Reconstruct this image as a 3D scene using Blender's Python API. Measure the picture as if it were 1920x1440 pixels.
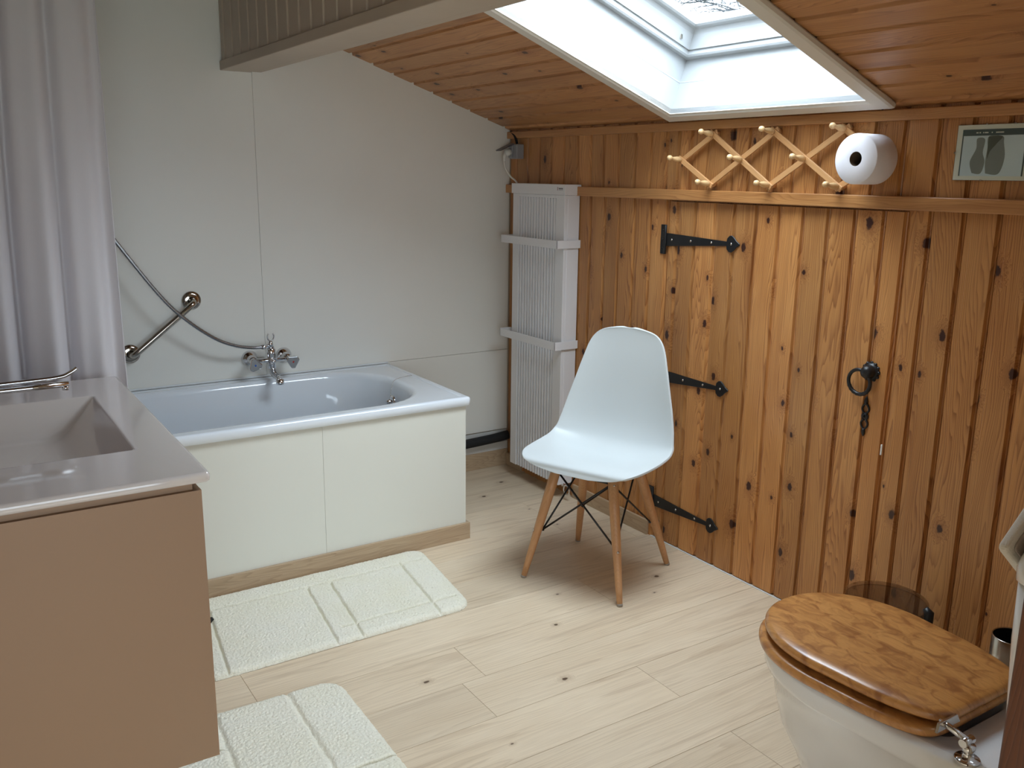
import bpy, bmesh, math, random
from mathutils import Vector, Matrix, noise

PI = math.pi
R = random.Random(7)
for o in list(bpy.data.objects):
    bpy.data.objects.remove(o)
scene = bpy.context.scene
COL = scene.collection

# ------------------------------------------------------------------ camera
CAM = Vector((-2.476, -3.86, 1.5))
YAW, PITCH, ROLL = [math.radians(a) for a in (32.97895, 13.08818, -0.71561)]
fwd = Vector((math.sin(YAW) * math.cos(PITCH), math.cos(YAW) * math.cos(PITCH), -math.sin(PITCH)))
rgt = Vector((math.cos(YAW), -math.sin(YAW), 0))
dwn = fwd.cross(rgt)
r2 = rgt * math.cos(ROLL) + dwn * math.sin(ROLL)
d2 = -rgt * math.sin(ROLL) + dwn * math.cos(ROLL)
cd = bpy.data.cameras.new('camera')
cam = bpy.data.objects.new('camera', cd)
COL.objects.link(cam)
m = Matrix((r2, -d2, -fwd)).transposed().to_4x4()
m.translation = CAM
cam.matrix_world = m
cd.sensor_width = 36
cd.lens = 36 * 1692.6 / 1920
cd.clip_start = 0.02
scene.camera = cam

# ------------------------------------------------------------------ exposure
vs = scene.view_settings
vs.view_transform = 'Standard'
vs.look = 'None'
vs.gamma = 1
vs.use_curve_mapping = False
vs.exposure = 4.1

# ------------------------------------------------------------------ world: overcast sky
w = bpy.data.worlds.new('overcast_sky')
scene.world = w
w.use_nodes = True
nt = w.node_tree
for n in list(nt.nodes):
    nt.nodes.remove(n)
tc = nt.nodes.new('ShaderNodeTexCoord')
# cloud cover is thinnest (brightest) overhead, dull towards the horizon
sx = nt.nodes.new('ShaderNodeVectorMath')
sx.operation = 'DOT_PRODUCT'
sx.inputs[1].default_value = tuple(Vector((0.22, -0.10, 1)).normalized())
nt.links.new(tc.outputs['Generated'], sx.inputs[0])
rmp = nt.nodes.new('ShaderNodeValToRGB')
SKY = [(0.0, 0.24), (0.35, 0.33), (0.62, 0.72), (0.82, 1.08), (0.95, 1.22), (1.0, 1.28)]
for i, (p, v) in enumerate(SKY):
    e = rmp.color_ramp.elements[i] if i < 2 else rmp.color_ramp.elements.new(p)
    e.position = p
    e.color = (v * .86, v * .97, v * 1.07, 1)
nt.links.new(sx.outputs['Value'], rmp.inputs[0])
bg = nt.nodes.new('ShaderNodeBackground')
bg.inputs[1].default_value = 1.0
nt.links.new(rmp.outputs[0], bg.inputs[0])
wo = nt.nodes.new('ShaderNodeOutputWorld')
nt.links.new(bg.outputs[0], wo.inputs[0])

# sampling portal in the skylight opening (sends no light of its own)
SL_N = Vector((0.3505, 0, 1)).normalized()       # ceiling normal, pointing out
SL_V = Vector((-1, 0, 0.3505)).normalized()      # up the slope
SL_SHEAR = 0.055


def ceil_pt(u, v, n=0.0):
    """u = distance from the back wall, v = distance up the slope, n = outwards"""
    p = Vector((0, 0, 1.707)) + SL_V * v + SL_N * n
    return Vector((p.x, -(u + SL_SHEAR * v), p.z))


def portal(name, loc, rot_m, sx_, sy_):
    l = bpy.data.lights.new(name, 'AREA')
    l.shape = 'RECTANGLE'
    l.size, l.size_y = sx_, sy_
    l.cycles.is_portal = True
    o = bpy.data.objects.new(name, l)
    mm = rot_m.to_4x4()
    mm.translation = loc
    o.matrix_world = mm
    COL.objects.link(o)


portal('skylight_portal', ceil_pt(1.66, 0.62, 0.32), Matrix((SL_V, SL_N.cross(SL_V), SL_N)).transposed(), 1.15, 0.9)
# portal for the unseen window added behind the camera as fill light
portal('fill_window_portal', Vector((-2.34, -4.715, 1.0)), Matrix(((1, 0, 0), (0, 0, 1), (0, -1, 0))).transposed(), 1.98, 1.2)

# ================================================================== helpers


def setp(o, **k):
    for a, b in k.items():
        o[a] = b


def tag(o, label, cat, group=None):
    o['label'] = label
    o['category'] = cat
    if group:
        o['group'] = group
    return o


def thing(name, label, cat, loc=(0, 0, 0), rz=0.0, group=None):
    o = bpy.data.objects.new(name, None)
    o.empty_display_size = 0.05
    COL.objects.link(o)
    o.location = loc
    o.rotation_euler = (0, 0, rz)
    return tag(o, label, cat, group)


def struct(name, loc=(0, 0, 0)):
    o = bpy.data.objects.new(name, None)
    COL.objects.link(o)
    o.location = loc
    o['kind'] = 'structure'
    return o


class MB:
    """collects shapes, then becomes one mesh object"""

    def __init__(s):
        s.v, s.f, s.uv, s.tone, s.sm = [], [], [], [], []

    def add(s, verts, faces, tone=0.5, smooth=False, uv=None):
        b = len(s.v)
        s.v += [tuple(p) for p in verts]
        for k, f in enumerate(faces):
            s.f.append([i + b for i in f])
            s.tone.append(tone)
            s.sm.append(smooth)
            s.uv.append(uv[k] if uv else None)
        return s

    def box(s, a, b, tone=0.5):
        x0, x1 = sorted((a[0], b[0])); y0, y1 = sorted((a[1], b[1])); z0, z1 = sorted((a[2], b[2]))
        v = [(x0, y0, z0), (x1, y0, z0), (x1, y1, z0), (x0, y1, z0), (x0, y0, z1), (x1, y0, z1), (x1, y1, z1), (x0, y1, z1)]
        return s.add(v, [(0, 3, 2, 1), (4, 5, 6, 7), (0, 1, 5, 4), (1, 2, 6, 5), (2, 3, 7, 6), (3, 0, 4, 7)], tone)

    def tube(s, pts, r, n=12, cap=True, tone=0.5, flat=1.0):
        pts = [Vector(p) for p in pts]
        rs = r if isinstance(r, (list, tuple)) else [r] * len(pts)
        vs_, fs = [], []
        t0 = (pts[1] - pts[0]).normalized()
        up = Vector((0, 0, 1)) if abs(t0.z) < .9 else Vector((1, 0, 0))
        a = t0.cross(up).normalized()
        for i, p in enumerate(pts):
            t = ((pts[min(i + 1, len(pts) - 1)] - p).normalized() + (p - pts[max(i - 1, 0)]).normalized())
            t = t.normalized() if t.length > 1e-6 else t0
            a = (a - t * a.dot(t)).normalized()
            b = t.cross(a)
            for k in range(n):
                an = 2 * PI * k / n
                vs_.append(p + (a * math.cos(an) + b * math.sin(an) * flat) * rs[i])
        m_ = len(pts)
        for i in range(m_ - 1):
            for k in range(n):
                k2 = (k + 1) % n
                fs.append((i * n + k, (i + 1) * n + k, (i + 1) * n + k2, i * n + k2))
        s.add(vs_, fs, tone, True)
        if cap:
            b0 = len(s.v) - len(vs_)
            s.f.append([b0 + k for k in range(n)]); s.f.append([b0 + (m_ - 1) * n + k for k in range(n)][::-1])
            s.tone += [tone, tone]; s.sm += [False, False]; s.uv += [None, None]
        return s

    def lathe(s, prof, c=(0, 0, 0), axis=(0, 0, 1), n=24, tone=0.5, smooth=True):
        """prof = (radius, height) pairs along the axis from c"""
        c = Vector(c); ax = Vector(axis).normalized()
        a = ax.cross(Vector((0, 0, 1)) if abs(ax.z) < .9 else Vector((1, 0, 0))).normalized()
        b = ax.cross(a)
        vs_, fs = [], []
        for r_, h in prof:
            for k in range(n):
                an = 2 * PI * k / n
                vs_.append(c + ax * h + (a * math.cos(an) + b * math.sin(an)) * max(r_, 1e-5))
        for i in range(len(prof) - 1):
            for k in range(n):
                k2 = (k + 1) % n
                fs.append((i * n + k, i * n + k2, (i + 1) * n + k2, (i + 1) * n + k))
        return s.add(vs_, fs, tone, smooth)

    def loft(s, rings, cap0=False, cap1=False, tone=0.5, smooth=True, closed=True):
        n = len(rings[0])
        vs_ = [p for r_ in rings for p in r_]
        fs = []
        for i in range(len(rings) - 1):
            for k in range(n if closed else n - 1):
                k2 = (k + 1) % n
                fs.append((i * n + k, i * n + k2, (i + 1) * n + k2, (i + 1) * n + k))
        if cap0: fs.append(tuple(range(n))[::-1])
        if cap1: fs.append(tuple((len(rings) - 1) * n + k for k in range(n)))
        return s.add(vs_, fs, tone, smooth)

    def prism(s, poly, f0, f1, tone=0.5):
        """poly: 2-d outline; f0/f1 map (a, b) to the two end faces"""
        n = len(poly)
        vs_ = [f0(*p) for p in poly] + [f1(*p) for p in poly]
        fs = [tuple(range(n))[::-1], tuple(n + k for k in range(n))]
        fs += [(k, (k + 1) % n, n + (k + 1) % n, n + k) for k in range(n)]
        return s.add(vs_, fs, tone)

    def build(s, name, mat, parent=None, grain='z', bevel=0.0, seg=2, uvoff=None, autosmooth=None, flip_fix=True):
        me = bpy.data.meshes.new(name)
        me.from_pydata(s.v, [], s.f)
        me.uv_layers.new(name='UVMap')
        me.color_attributes.new('tone', 'FLOAT_COLOR', 'CORNER')
        ox, oy = uvoff if uvoff else (R.uniform(0, 30), R.uniform(0, 30))
        gi = 'xyz'.index(grain)
        oth = [i for i in range(3) if i != gi]
        uvd = [0.0] * (len(me.loops) * 2)
        cold = [0.0] * (len(me.loops) * 4)
        for p in me.polygons:
            i = p.index
            u_ = s.uv[i]
            for j, li in enumerate(p.loop_indices):
                if u_:
                    uvd[2 * li], uvd[2 * li + 1] = u_[j]
                else:
                    c = s.v[me.loops[li].vertex_index]
                    uvd[2 * li] = c[oth[0]] + c[oth[1]] + ox
                    uvd[2 * li + 1] = c[gi] + oy
                t = s.tone[i]
                cold[4 * li:4 * li + 4] = [t, t, t, 1]
            p.use_smooth = s.sm[i]
        me.uv_layers['UVMap'].data.foreach_set('uv', uvd)
        me.color_attributes['tone'].data.foreach_set('color', cold)
        if flip_fix:
            bm = bmesh.new(); bm.from_mesh(me)
            bmesh.ops.recalc_face_normals(bm, faces=bm.faces)
            bm.to_mesh(me); bm.free()
        me.materials.append(mat)
        o = bpy.data.objects.new(name, me)
        COL.objects.link(o)
        if parent:
            o.parent = parent
        if bevel:
            bv = o.modifiers.new('bevel', 'BEVEL')
            bv.width = bevel; bv.segments = seg; bv.limit_method = 'ANGLE'; bv.angle_limit = math.radians(35)
            bv.harden_normals = False
        return o


def catmull(pts, n):
    pts = [Vector(p) for p in pts]
    out = []
    m_ = len(pts) - 1
    for i in range(m_):
        p0, p1, p2, p3 = pts[max(i - 1, 0)], pts[i], pts[i + 1], pts[min(i + 2, m_)]
        for k in range(n):
            t = k / n
            out.append(.5 * ((2 * p1) + (-p0 + p2) * t + (2 * p0 - 5 * p1 + 4 * p2 - p3) * t * t + (-p0 + 3 * p1 - 3 * p2 + p3) * t ** 3))
    out.append(pts[-1])
    return out


def rrect(x0, x1, y0, y1, r_, n=6, z=0.0):
    """rounded rectangle, counter-clockwise; r_ may be 4 radii (x1y0, x1y1, x0y1, x0y0)"""
    rr = r_ if isinstance(r_, (list, tuple)) else [r_] * 4
    pts = []
    for (cx, cy, sx_, sy_, a0, rad) in ((x1, y0, -1, 1, -90, rr[0]), (x1, y1, -1, -1, 0, rr[1]), (x0, y1, 1, -1, 90, rr[2]), (x0, y0, 1, 1, 180, rr[3])):
        for k in range(n + 1):
            a = math.radians(a0 + 90 * k / n)
            pts.append((cx + sx_ * rad + rad * math.cos(a), cy + sy_ * rad + rad * math.sin(a), z))
    return pts


# ================================================================== materials
def newmat(name):
    m_ = bpy.data.materials.new(name)
    m_.use_nodes = True
    t = m_.node_tree
    for n in list(t.nodes):
        t.nodes.remove(n)
    out = t.nodes.new('ShaderNodeOutputMaterial')
    b = t.nodes.new('ShaderNodeBsdfPrincipled')
    t.links.new(b.outputs[0], out.inputs[0])
    return m_, t, b, out


def s2l(c):
    f = lambda x: x / 12.92 if x <= .04045 else ((x + .055) / 1.055) ** 2.4
    return tuple(f(x / 255) for x in c) + (1,)


def simple(name, rgb, rough=.5, metal=0., bump=0., bscale=200., coat=0., var=0.0, spec=None, trans=0.):
    m_, t, b, out = newmat(name)
    b.inputs['Base Color'].default_value = s2l(rgb)
    b.inputs['Roughness'].default_value = rough
    b.inputs['Metallic'].default_value = metal
    b.inputs['Coat Weight'].default_value = coat
    b.inputs['Coat Roughness'].default_value = .08
    if spec is not None:
        b.inputs['Specular IOR Level'].default_value = spec
    tcn = t.nodes.new('ShaderNodeTexCoord')
    nz = t.nodes.new('ShaderNodeTexNoise')
    nz.inputs['Scale'].default_value = bscale
    nz.inputs['Detail'].default_value = 3
    t.links.new(tcn.outputs['Object'], nz.inputs['Vector'])
    if bump:
        bp = t.nodes.new('ShaderNodeBump')
        bp.inputs['Strength'].default_value = bump
        bp.inputs['Distance'].default_value = .002
        t.links.new(nz.outputs[0], bp.inputs['Height'])
        t.links.new(bp.outputs[0], b.inputs['Normal'])
    if var:
        mx = t.nodes.new('ShaderNodeMix'); mx.data_type = 'RGBA'
        c = s2l(rgb)
        mx.inputs['A'].default_value = tuple(x * (1 - var) for x in c[:3]) + (1,)
        mx.inputs['B'].default_value = tuple(min(1, x * (1 + var)) for x in c[:3]) + (1,)
        n2 = t.nodes.new('ShaderNodeTexNoise'); n2.inputs['Scale'].default_value = 5
        t.links.new(tcn.outputs['Object'], n2.inputs['Vector'])
        t.links.new(n2.outputs[0], mx.inputs['Factor'])
        t.links.new(mx.outputs['Result'], b.inputs['Base Color'])
    return m_


def math_n(t, op, a, b=None, c=None):
    n = t.nodes.new('ShaderNodeMath'); n.operation = op
    for i, x in enumerate((a, b, c)):
        if x is None: continue
        if isinstance(x, (int, float)): n.inputs[i].default_value = x
        else: t.links.new(x, n.inputs[i])
    return n.outputs[0]


def mixc(t, fac, a, b, mode='MIX'):
    n = t.nodes.new('ShaderNodeMix'); n.data_type = 'RGBA'; n.blend_type = mode
    for k, x in (('Factor', fac), ('A', a), ('B', b)):
        if isinstance(x, (int, float)): n.inputs[k].default_value = x
        elif isinstance(x, tuple): n.inputs[k].default_value = x
        else: t.links.new(x, n.inputs[k])
    return n.outputs['Result']


def wood(name, light, mid, dark, knot, rough=.42, rings=120., amp=9., knots=.45, kscale=(9., 3.0), tonevar=.3,
         stretch=.7, grain_str=.6, blotch=0.0, coat=.0, ksize=.011, bump=.25, streak=.35):
    """plank wood: u (metres) across the grain, v (metres) along it; 'tone' varies from board to board"""
    m_, t, b, out = newmat(name)
    uvn = t.nodes.new('ShaderNodeUVMap'); uvn.uv_map = 'UVMap'
    sp = t.nodes.new('ShaderNodeSeparateXYZ'); t.links.new(uvn.outputs[0], sp.inputs[0])
    u, v = sp.outputs[0], sp.outputs[1]

    def comb(a, b_):
        c = t.nodes.new('ShaderNodeCombineXYZ')
        t.links.new(a, c.inputs[0]); t.links.new(b_, c.inputs[1])
        return c.outputs[0]

    def nzn(vec, sc, det=3., dist=0.):
        n = t.nodes.new('ShaderNodeTexNoise'); n.noise_dimensions = '2D'
        n.inputs['Scale'].default_value = sc; n.inputs['Detail'].default_value = det; n.inputs['Distortion'].default_value = dist
        t.links.new(vec, n.inputs['Vector'])
        return n.outputs[0]
    # knots
    kv = comb(math_n(t, 'MULTIPLY', u, kscale[0]), math_n(t, 'MULTIPLY', v, kscale[1]))
    vo = t.nodes.new('ShaderNodeTexVoronoi'); vo.voronoi_dimensions = '2D'; vo.feature = 'F1'
    vo.inputs['Scale'].default_value = 1.0; vo.inputs['Randomness'].default_value = 1.0
    t.links.new(kv, vo.inputs['Vector'])
    sub = t.nodes.new('ShaderNodeVectorMath'); sub.operation = 'SUBTRACT'
    t.links.new(kv, sub.inputs[0]); t.links.new(vo.outputs['Position'], sub.inputs[1])
    sc = t.nodes.new('ShaderNodeVectorMath'); sc.operation = 'MULTIPLY'
    t.links.new(sub.outputs[0], sc.inputs[0]); sc.inputs[1].default_value = (1 / kscale[0], .62 / kscale[1], 0)
    ln = t.nodes.new('ShaderNodeVectorMath'); ln.operation = 'LENGTH'; t.links.new(sc.outputs[0], ln.inputs[0])
    wob = nzn(comb(u, v), 90., 2.)
    d = math_n(t, 'MULTIPLY', ln.outputs['Value'], math_n(t, 'ADD', math_n(t, 'MULTIPLY', wob, .9), .55))
    scol = t.nodes.new('ShaderNodeSeparateColor'); t.links.new(vo.outputs['Color'], scol.inputs[0])
    exist = math_n(t, 'LESS_THAN', scol.outputs[0], knots)
    rad = math_n(t, 'MULTIPLY', math_n(t, 'ADD', math_n(t, 'MULTIPLY', scol.outputs[1], .9), .35), ksize)
    rel = math_n(t, 'DIVIDE', d, rad)
    mr = t.nodes.new('ShaderNodeMapRange'); mr.interpolation_type = 'SMOOTHSTEP'
    t.links.new(rel, mr.inputs[0]); mr.inputs[1].default_value = 1.1; mr.inputs[2].default_value = .65
    kmask = math_n(t, 'MULTIPLY', mr.outputs[0], exist)
    mr2 = t.nodes.new('ShaderNodeMapRange'); mr2.interpolation_type = 'SMOOTHSTEP'
    t.links.new(rel, mr2.inputs[0]); mr2.inputs[1].default_value = 3.6; mr2.inputs[2].default_value = .8
    halo = math_n(t, 'MULTIPLY', mr2.outputs[0], exist)
    # growth rings
    big = nzn(comb(math_n(t, 'MULTIPLY', u, 7.), math_n(t, 'MULTIPLY', v, stretch)), 1., 3., .15)
    f = math_n(t, 'ADD', math_n(t, 'MULTIPLY', u, rings), math_n(t, 'MULTIPLY', big, amp * 2.4))
    f = math_n(t, 'ADD', f, math_n(t, 'MULTIPLY', halo, 2.4))
    f = math_n(t, 'ADD', f, math_n(t, 'MULTIPLY', nzn(comb(math_n(t, 'MULTIPLY', u, 60.), math_n(t, 'MULTIPLY', v, 3.)), 1., 2.), .8))
    fr = math_n(t, 'FRACT', f)
    ring = math_n(t, 'POWER', fr, 2.6)
    edge = t.nodes.new('ShaderNodeMapRange'); t.links.new(fr, edge.inputs[0])
    edge.inputs[1].default_value = 1.0; edge.inputs[2].default_value = .93
    ring = math_n(t, 'MULTIPLY', ring, edge.outputs[0])
    fib = nzn(comb(math_n(t, 'MULTIPLY', u, 420.), math_n(t, 'MULTIPLY', v, 9.)), 1., 2.)
    patch = nzn(comb(math_n(t, 'MULTIPLY', u, 9.), math_n(t, 'MULTIPLY', v, 2.)), 1., 2.)
    base = mixc(t, patch, s2l(light), s2l(mid))
    strength = math_n(t, 'MULTIPLY', ring, math_n(t, 'MULTIPLY', math_n(t, 'ADD', patch, .35), grain_str))
    base = mixc(t, strength, base, s2l(dark))
    base = mixc(t, math_n(t, 'MULTIPLY', math_n(t, 'SUBTRACT', fib, .42), .55), base, s2l(dark))
    sk_ = nzn(comb(math_n(t, 'MULTIPLY', u, 26.), math_n(t, 'MULTIPLY', v, 1.5)), 1., 4., .5)
    m4 = t.nodes.new('ShaderNodeMapRange'); t.links.new(sk_, m4.inputs[0])
    m4.inputs[1].default_value = .56; m4.inputs[2].default_value = .70
    base = mixc(t, math_n(t, 'MULTIPLY', m4.outputs[0], streak), base, s2l(dark))
    if blotch:
        bl = nzn(comb(math_n(t, 'MULTIPLY', u, 30.), math_n(t, 'MULTIPLY', v, 19.)), 1., 4., .8)
        m3 = t.nodes.new('ShaderNodeMapRange'); t.links.new(bl, m3.inputs[0])
        m3.inputs[1].default_value = .46; m3.inputs[2].default_value = .70
        base = mixc(t, math_n(t, 'MULTIPLY', m3.outputs[0], blotch), base, s2l(dark))
    base = mixc(t, math_n(t, 'MULTIPLY', halo, .38), base, s2l(dark))
    base = mixc(t, kmask, base, s2l(knot))
    at = t.nodes.new('ShaderNodeAttribute'); at.attribute_name = 'tone'
    tf = math_n(t, 'ADD', math_n(t, 'MULTIPLY', at.outputs['Fac'], tonevar * 2), 1 - tonevar)
    hsv = t.nodes.new('ShaderNodeHueSaturation'); t.links.new(base, hsv.inputs['Color']); t.links.new(tf, hsv.inputs['Value'])
    t.links.new(hsv.outputs[0], b.inputs['Base Color'])
    b.inputs['Roughness'].default_value = rough
    b.inputs['Coat Weight'].default_value = coat
    b.inputs['Coat Roughness'].default_value = .18
    bp = t.nodes.new('ShaderNodeBump'); bp.inputs['Strength'].default_value = bump; bp.inputs['Distance'].default_value = .0008
    t.links.new(math_n(t, 'SUBTRACT', math_n(t, 'MULTIPLY', fib, .5), ring), bp.inputs['Height'])
    t.links.new(bp.outputs[0], b.inputs['Normal'])
    return m_


M = {}
M['pine'] = wood('knotty_pine', (210, 154, 94), (186, 124, 66), (122, 64, 28), (58, 26, 16), rough=.38, knots=.68, tonevar=.17, coat=.12, grain_str=.85, kscale=(9., 3.6), streak=.2)
M['pine_ceiling'] = wood('pine_ceiling', (202, 150, 100), (186, 130, 82), (132, 80, 44), (62, 32, 18), rough=.42, knots=.6, tonevar=.12, grain_str=.7)
M['pine_trim'] = wood('pine_trim', (202, 150, 94), (184, 126, 72), (140, 84, 42), (80, 40, 22), rough=.35, knots=.12, tonevar=.1, coat=.15)
M['oak_floor'] = wood('oak_laminate', (226, 208, 182), (214, 193, 164), (160, 132, 104), (92, 72, 54), rough=.34, rings=70., amp=6., knots=.4,
                      kscale=(5., 1.6), tonevar=.07, stretch=.4, grain_str=.34, streak=.3, ksize=.008, bump=.12)
M['oak_trim'] = wood('oak_skirting', (196, 172, 142), (180, 154, 124), (150, 124, 96), (96, 76, 56), rough=.4, rings=90, knots=.05, tonevar=.05)
M['beech'] = wood('beech_leg', (206, 158, 112), (194, 142, 96), (166, 114, 72), (120, 80, 50), rough=.42, rings=160, amp=4, knots=0., tonevar=.06, grain_str=.35)
M['rack_wood'] = wood('rack_pine', (222, 172, 118), (206, 152, 98), (170, 112, 66), (120, 70, 40), rough=.45, rings=140, knots=0., tonevar=.08, grain_str=.35)
M['peg_wood'] = wood('peg_wood', (234, 200, 152), (224, 186, 134), (190, 146, 98), (150, 100, 60), rough=.4, rings=140, knots=0., tonevar=.05, grain_str=.3)
M['seat_wood'] = wood('toilet_seat_wood', (208, 150, 86), (190, 130, 68), (138, 82, 40), (96, 54, 28), rough=.3, rings=34, amp=7, knots=.0,
                      tonevar=.1, stretch=2.6, grain_str=.3, blotch=.75, coat=.35, bump=.05)
M['dark_wood'] = wood('stained_post_wood', (96, 48, 18), (80, 38, 12), (50, 22, 7), (30, 14, 8), rough=.4, rings=60, knots=0, tonevar=.05, coat=.1)
M['wall_panel'] = simple('cream_wall_panel', (234, 232, 224), .36, bump=.03, bscale=60, var=.015)
M['wall_paint'] = simple('room_paint', (206, 186, 160), .8, bump=.1, bscale=120, var=.02)
M['bath_panel'] = simple('cream_bath_panel', (226, 225, 214), .45, var=.01)
M['beam_paint'] = simple('painted_boards', (186, 170, 152), .45, bump=.25, bscale=45, var=.08)
M['window_white'] = simple('white_window_paint', (184, 187, 189), .35, bump=.05, bscale=80)
M['casing_white'] = simple('casing_white', (222, 216, 206), .35, bump=.05, bscale=80)
M['enamel'] = simple('white_enamel', (234, 240, 246), .08, coat=.6)
M['ceramic'] = simple('toilet_ceramic', (232, 231, 230), .1, coat=.6)
M['vanity_top'] = simple('glossy_greige_basin', (206, 196, 190), .07, coat=.7)
M['vanity_side'] = simple('taupe_cabinet', (152, 120, 92), .5, bump=.02)
M['gap'] = simple('dark_gap', (40, 28, 20), .9)
M['chrome'] = simple('chrome', (214, 214, 216), .06, metal=1.)
M['steel'] = simple('brushed_steel', (190, 184, 176), .2, metal=1.)
M['nickel'] = simple('polished_nickel_bar', (176, 168, 158), .12, metal=1.)
M['hose'] = simple('metal_hose', (150, 150, 152), .22, metal=1.)
M['rad_white'] = simple('radiator_white', (232, 231, 232), .35)
M['rad_slot_shade'] = simple('radiator_slot_shade', (60, 60, 62), .7)  # dark colour stands in for shade between the fins
M['shell'] = simple('white_plastic_shell', (206, 211, 211), .38)
M['black'] = simple('black_iron', (20, 20, 22), .42, bump=.15, bscale=90)
M['foam'] = simple('black_pipe_foam', (26, 25, 26), .85, bump=.4, bscale=150)
M['wire'] = simple('black_wire', (16, 16, 18), .35)
M['plastic_grey'] = simple('grey_socket_plastic', (150, 150, 152), .5)
M['plastic_lid'] = simple('dark_grey_flap', (92, 88, 92), .4)
M['plastic_white'] = simple('white_plastic', (226, 224, 216), .45)
M['white_paint'] = simple('white_gloss_strip', (214, 212, 206), .4)
M['paper'] = simple('toilet_paper', (236, 234, 240), .9, bump=.2, bscale=320)
M['card'] = simple('cardboard_core', (112, 92, 72), .9)
M['bin_black'] = simple('black_bin_inside', (14, 14, 15), .5)
M['rubber'] = simple('clear_foot', (150, 140, 128), .4)
M['red'] = simple('red_dot', (170, 40, 40), .5)
M['blue'] = simple('blue_dot', (40, 90, 170), .5)
M['mark_red'] = simple('faded_red_mark', (150, 92, 92), .6)
M['mark_grey'] = simple('grey_mark', (110, 104, 106), .6)
M['caulk'] = simple('white_sealant', (224, 226, 226), .4)
M['towel'] = simple('white_towel', (226, 220, 208), .95, bump=.8, bscale=300)
M['towel_shade'] = simple('shaded_towel', (168, 156, 146), .95, bump=.8, bscale=300)  # white cloth in shade, the shade put into the colour
M['bark'] = simple('bare_branch', (66, 68, 74), .9)

# sheer-ish shower curtain
m_, t_, b_, out_ = newmat('curtain_cloth')
b_.inputs['Base Color'].default_value = s2l((238, 234, 236)); b_.inputs['Roughness'].default_value = .7
tl = t_.nodes.new('ShaderNodeBsdfTranslucent'); tl.inputs[0].default_value = s2l((236, 232, 236))
mxs = t_.nodes.new('ShaderNodeMixShader'); mxs.inputs[0].default_value = .38
t_.links.new(b_.outputs[0], mxs.inputs[1]); t_.links.new(tl.outputs[0], mxs.inputs[2]); t_.links.new(mxs.outputs[0], out_.inputs[0])
tcn = t_.nodes.new('ShaderNodeTexCoord'); wv = t_.nodes.new('ShaderNodeTexNoise'); wv.inputs['Scale'].default_value = 160
t_.links.new(tcn.outputs['Object'], wv.inputs['Vector'])
bpn = t_.nodes.new('ShaderNodeBump'); bpn.inputs['Strength'].default_value = .12; bpn.inputs['Distance'].default_value = .002
t_.links.new(wv.outputs[0], bpn.inputs['Height']); t_.links.new(bpn.outputs[0], b_.inputs['Normal'])
M['curtain'] = m_


def thin_glass(name, tint, refl=.06, rough=0.0, density=1.0):
    m__, t__, b__, o__ = newmat(name)
    t__.nodes.remove(b__)
    tr = t__.nodes.new('ShaderNodeBsdfTransparent'); tr.inputs[0].default_value = tint
    gl = t__.nodes.new('ShaderNodeBsdfGlossy'); gl.inputs['Roughness'].default_value = rough
    lw = t__.nodes.new('ShaderNodeFresnel'); lw.inputs[0].default_value = 1.45
    mx = t__.nodes.new('ShaderNodeMixShader')
    ge = t__.nodes.new('ShaderNodeNewGeometry')
    fac = math_n(t__, 'MULTIPLY', lw.outputs[0], math_n(t__, 'SUBTRACT', 1.0, ge.outputs['Backfacing']))
    t__.links.new(fac, mx.inputs[0]); t__.links.new(tr.outputs[0], mx.inputs[1]); t__.links.new(gl.outputs[0], mx.inputs[2])
    t__.links.new(mx.outputs[0], o__.inputs[0])
    return m__


M['glass'] = thin_glass('window_glass', (.97, .99, 1, 1))
M['smoke'] = thin_glass('smoked_plastic', (.72, .70, .70, 1), rough=.08)
M['clear'] = thin_glass('picture_glass', (.96, .98, .97, 1))

# mat pile
m_, t_, b_, out_ = newmat('cream_pile')
tcn = t_.nodes.new('ShaderNodeTexCoord')
n1 = t_.nodes.new('ShaderNodeTexNoise'); n1.inputs['Scale'].default_value = 190; n1.inputs['Detail'].default_value = 4
n2 = t_.nodes.new('ShaderNodeTexNoise'); n2.inputs['Scale'].default_value = 6; n2.inputs['Detail'].default_value = 3
t_.links.new(tcn.outputs['Object'], n1.inputs['Vector']); t_.links.new(tcn.outputs['Object'], n2.inputs['Vector'])
c1 = mixc(t_, n2.outputs[0], s2l((240, 236, 224)), s2l((232, 226, 200)))
mr_ = t_.nodes.new('ShaderNodeMapRange'); t_.links.new(n1.outputs[0], mr_.inputs[0]); mr_.inputs[1].default_value = .45; mr_.inputs[2].default_value = .3
c2 = mixc(t_, math_n(t_, 'MULTIPLY', mr_.outputs[0], .4), c1, s2l((196, 186, 160)))
t_.links.new(c2, b_.inputs['Base Color']); b_.inputs['Roughness'].default_value = .95
b_.inputs['Sheen Weight'].default_value = .3
bpn = t_.nodes.new('ShaderNodeBump'); bpn.inputs['Strength'].default_value = .8; bpn.inputs['Distance'].default_value = .004
t_.links.new(n1.outputs[0], bpn.inputs['Height']); t_.links.new(bpn.outputs[0], b_.inputs['Normal'])
M['pile'] = m_


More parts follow.
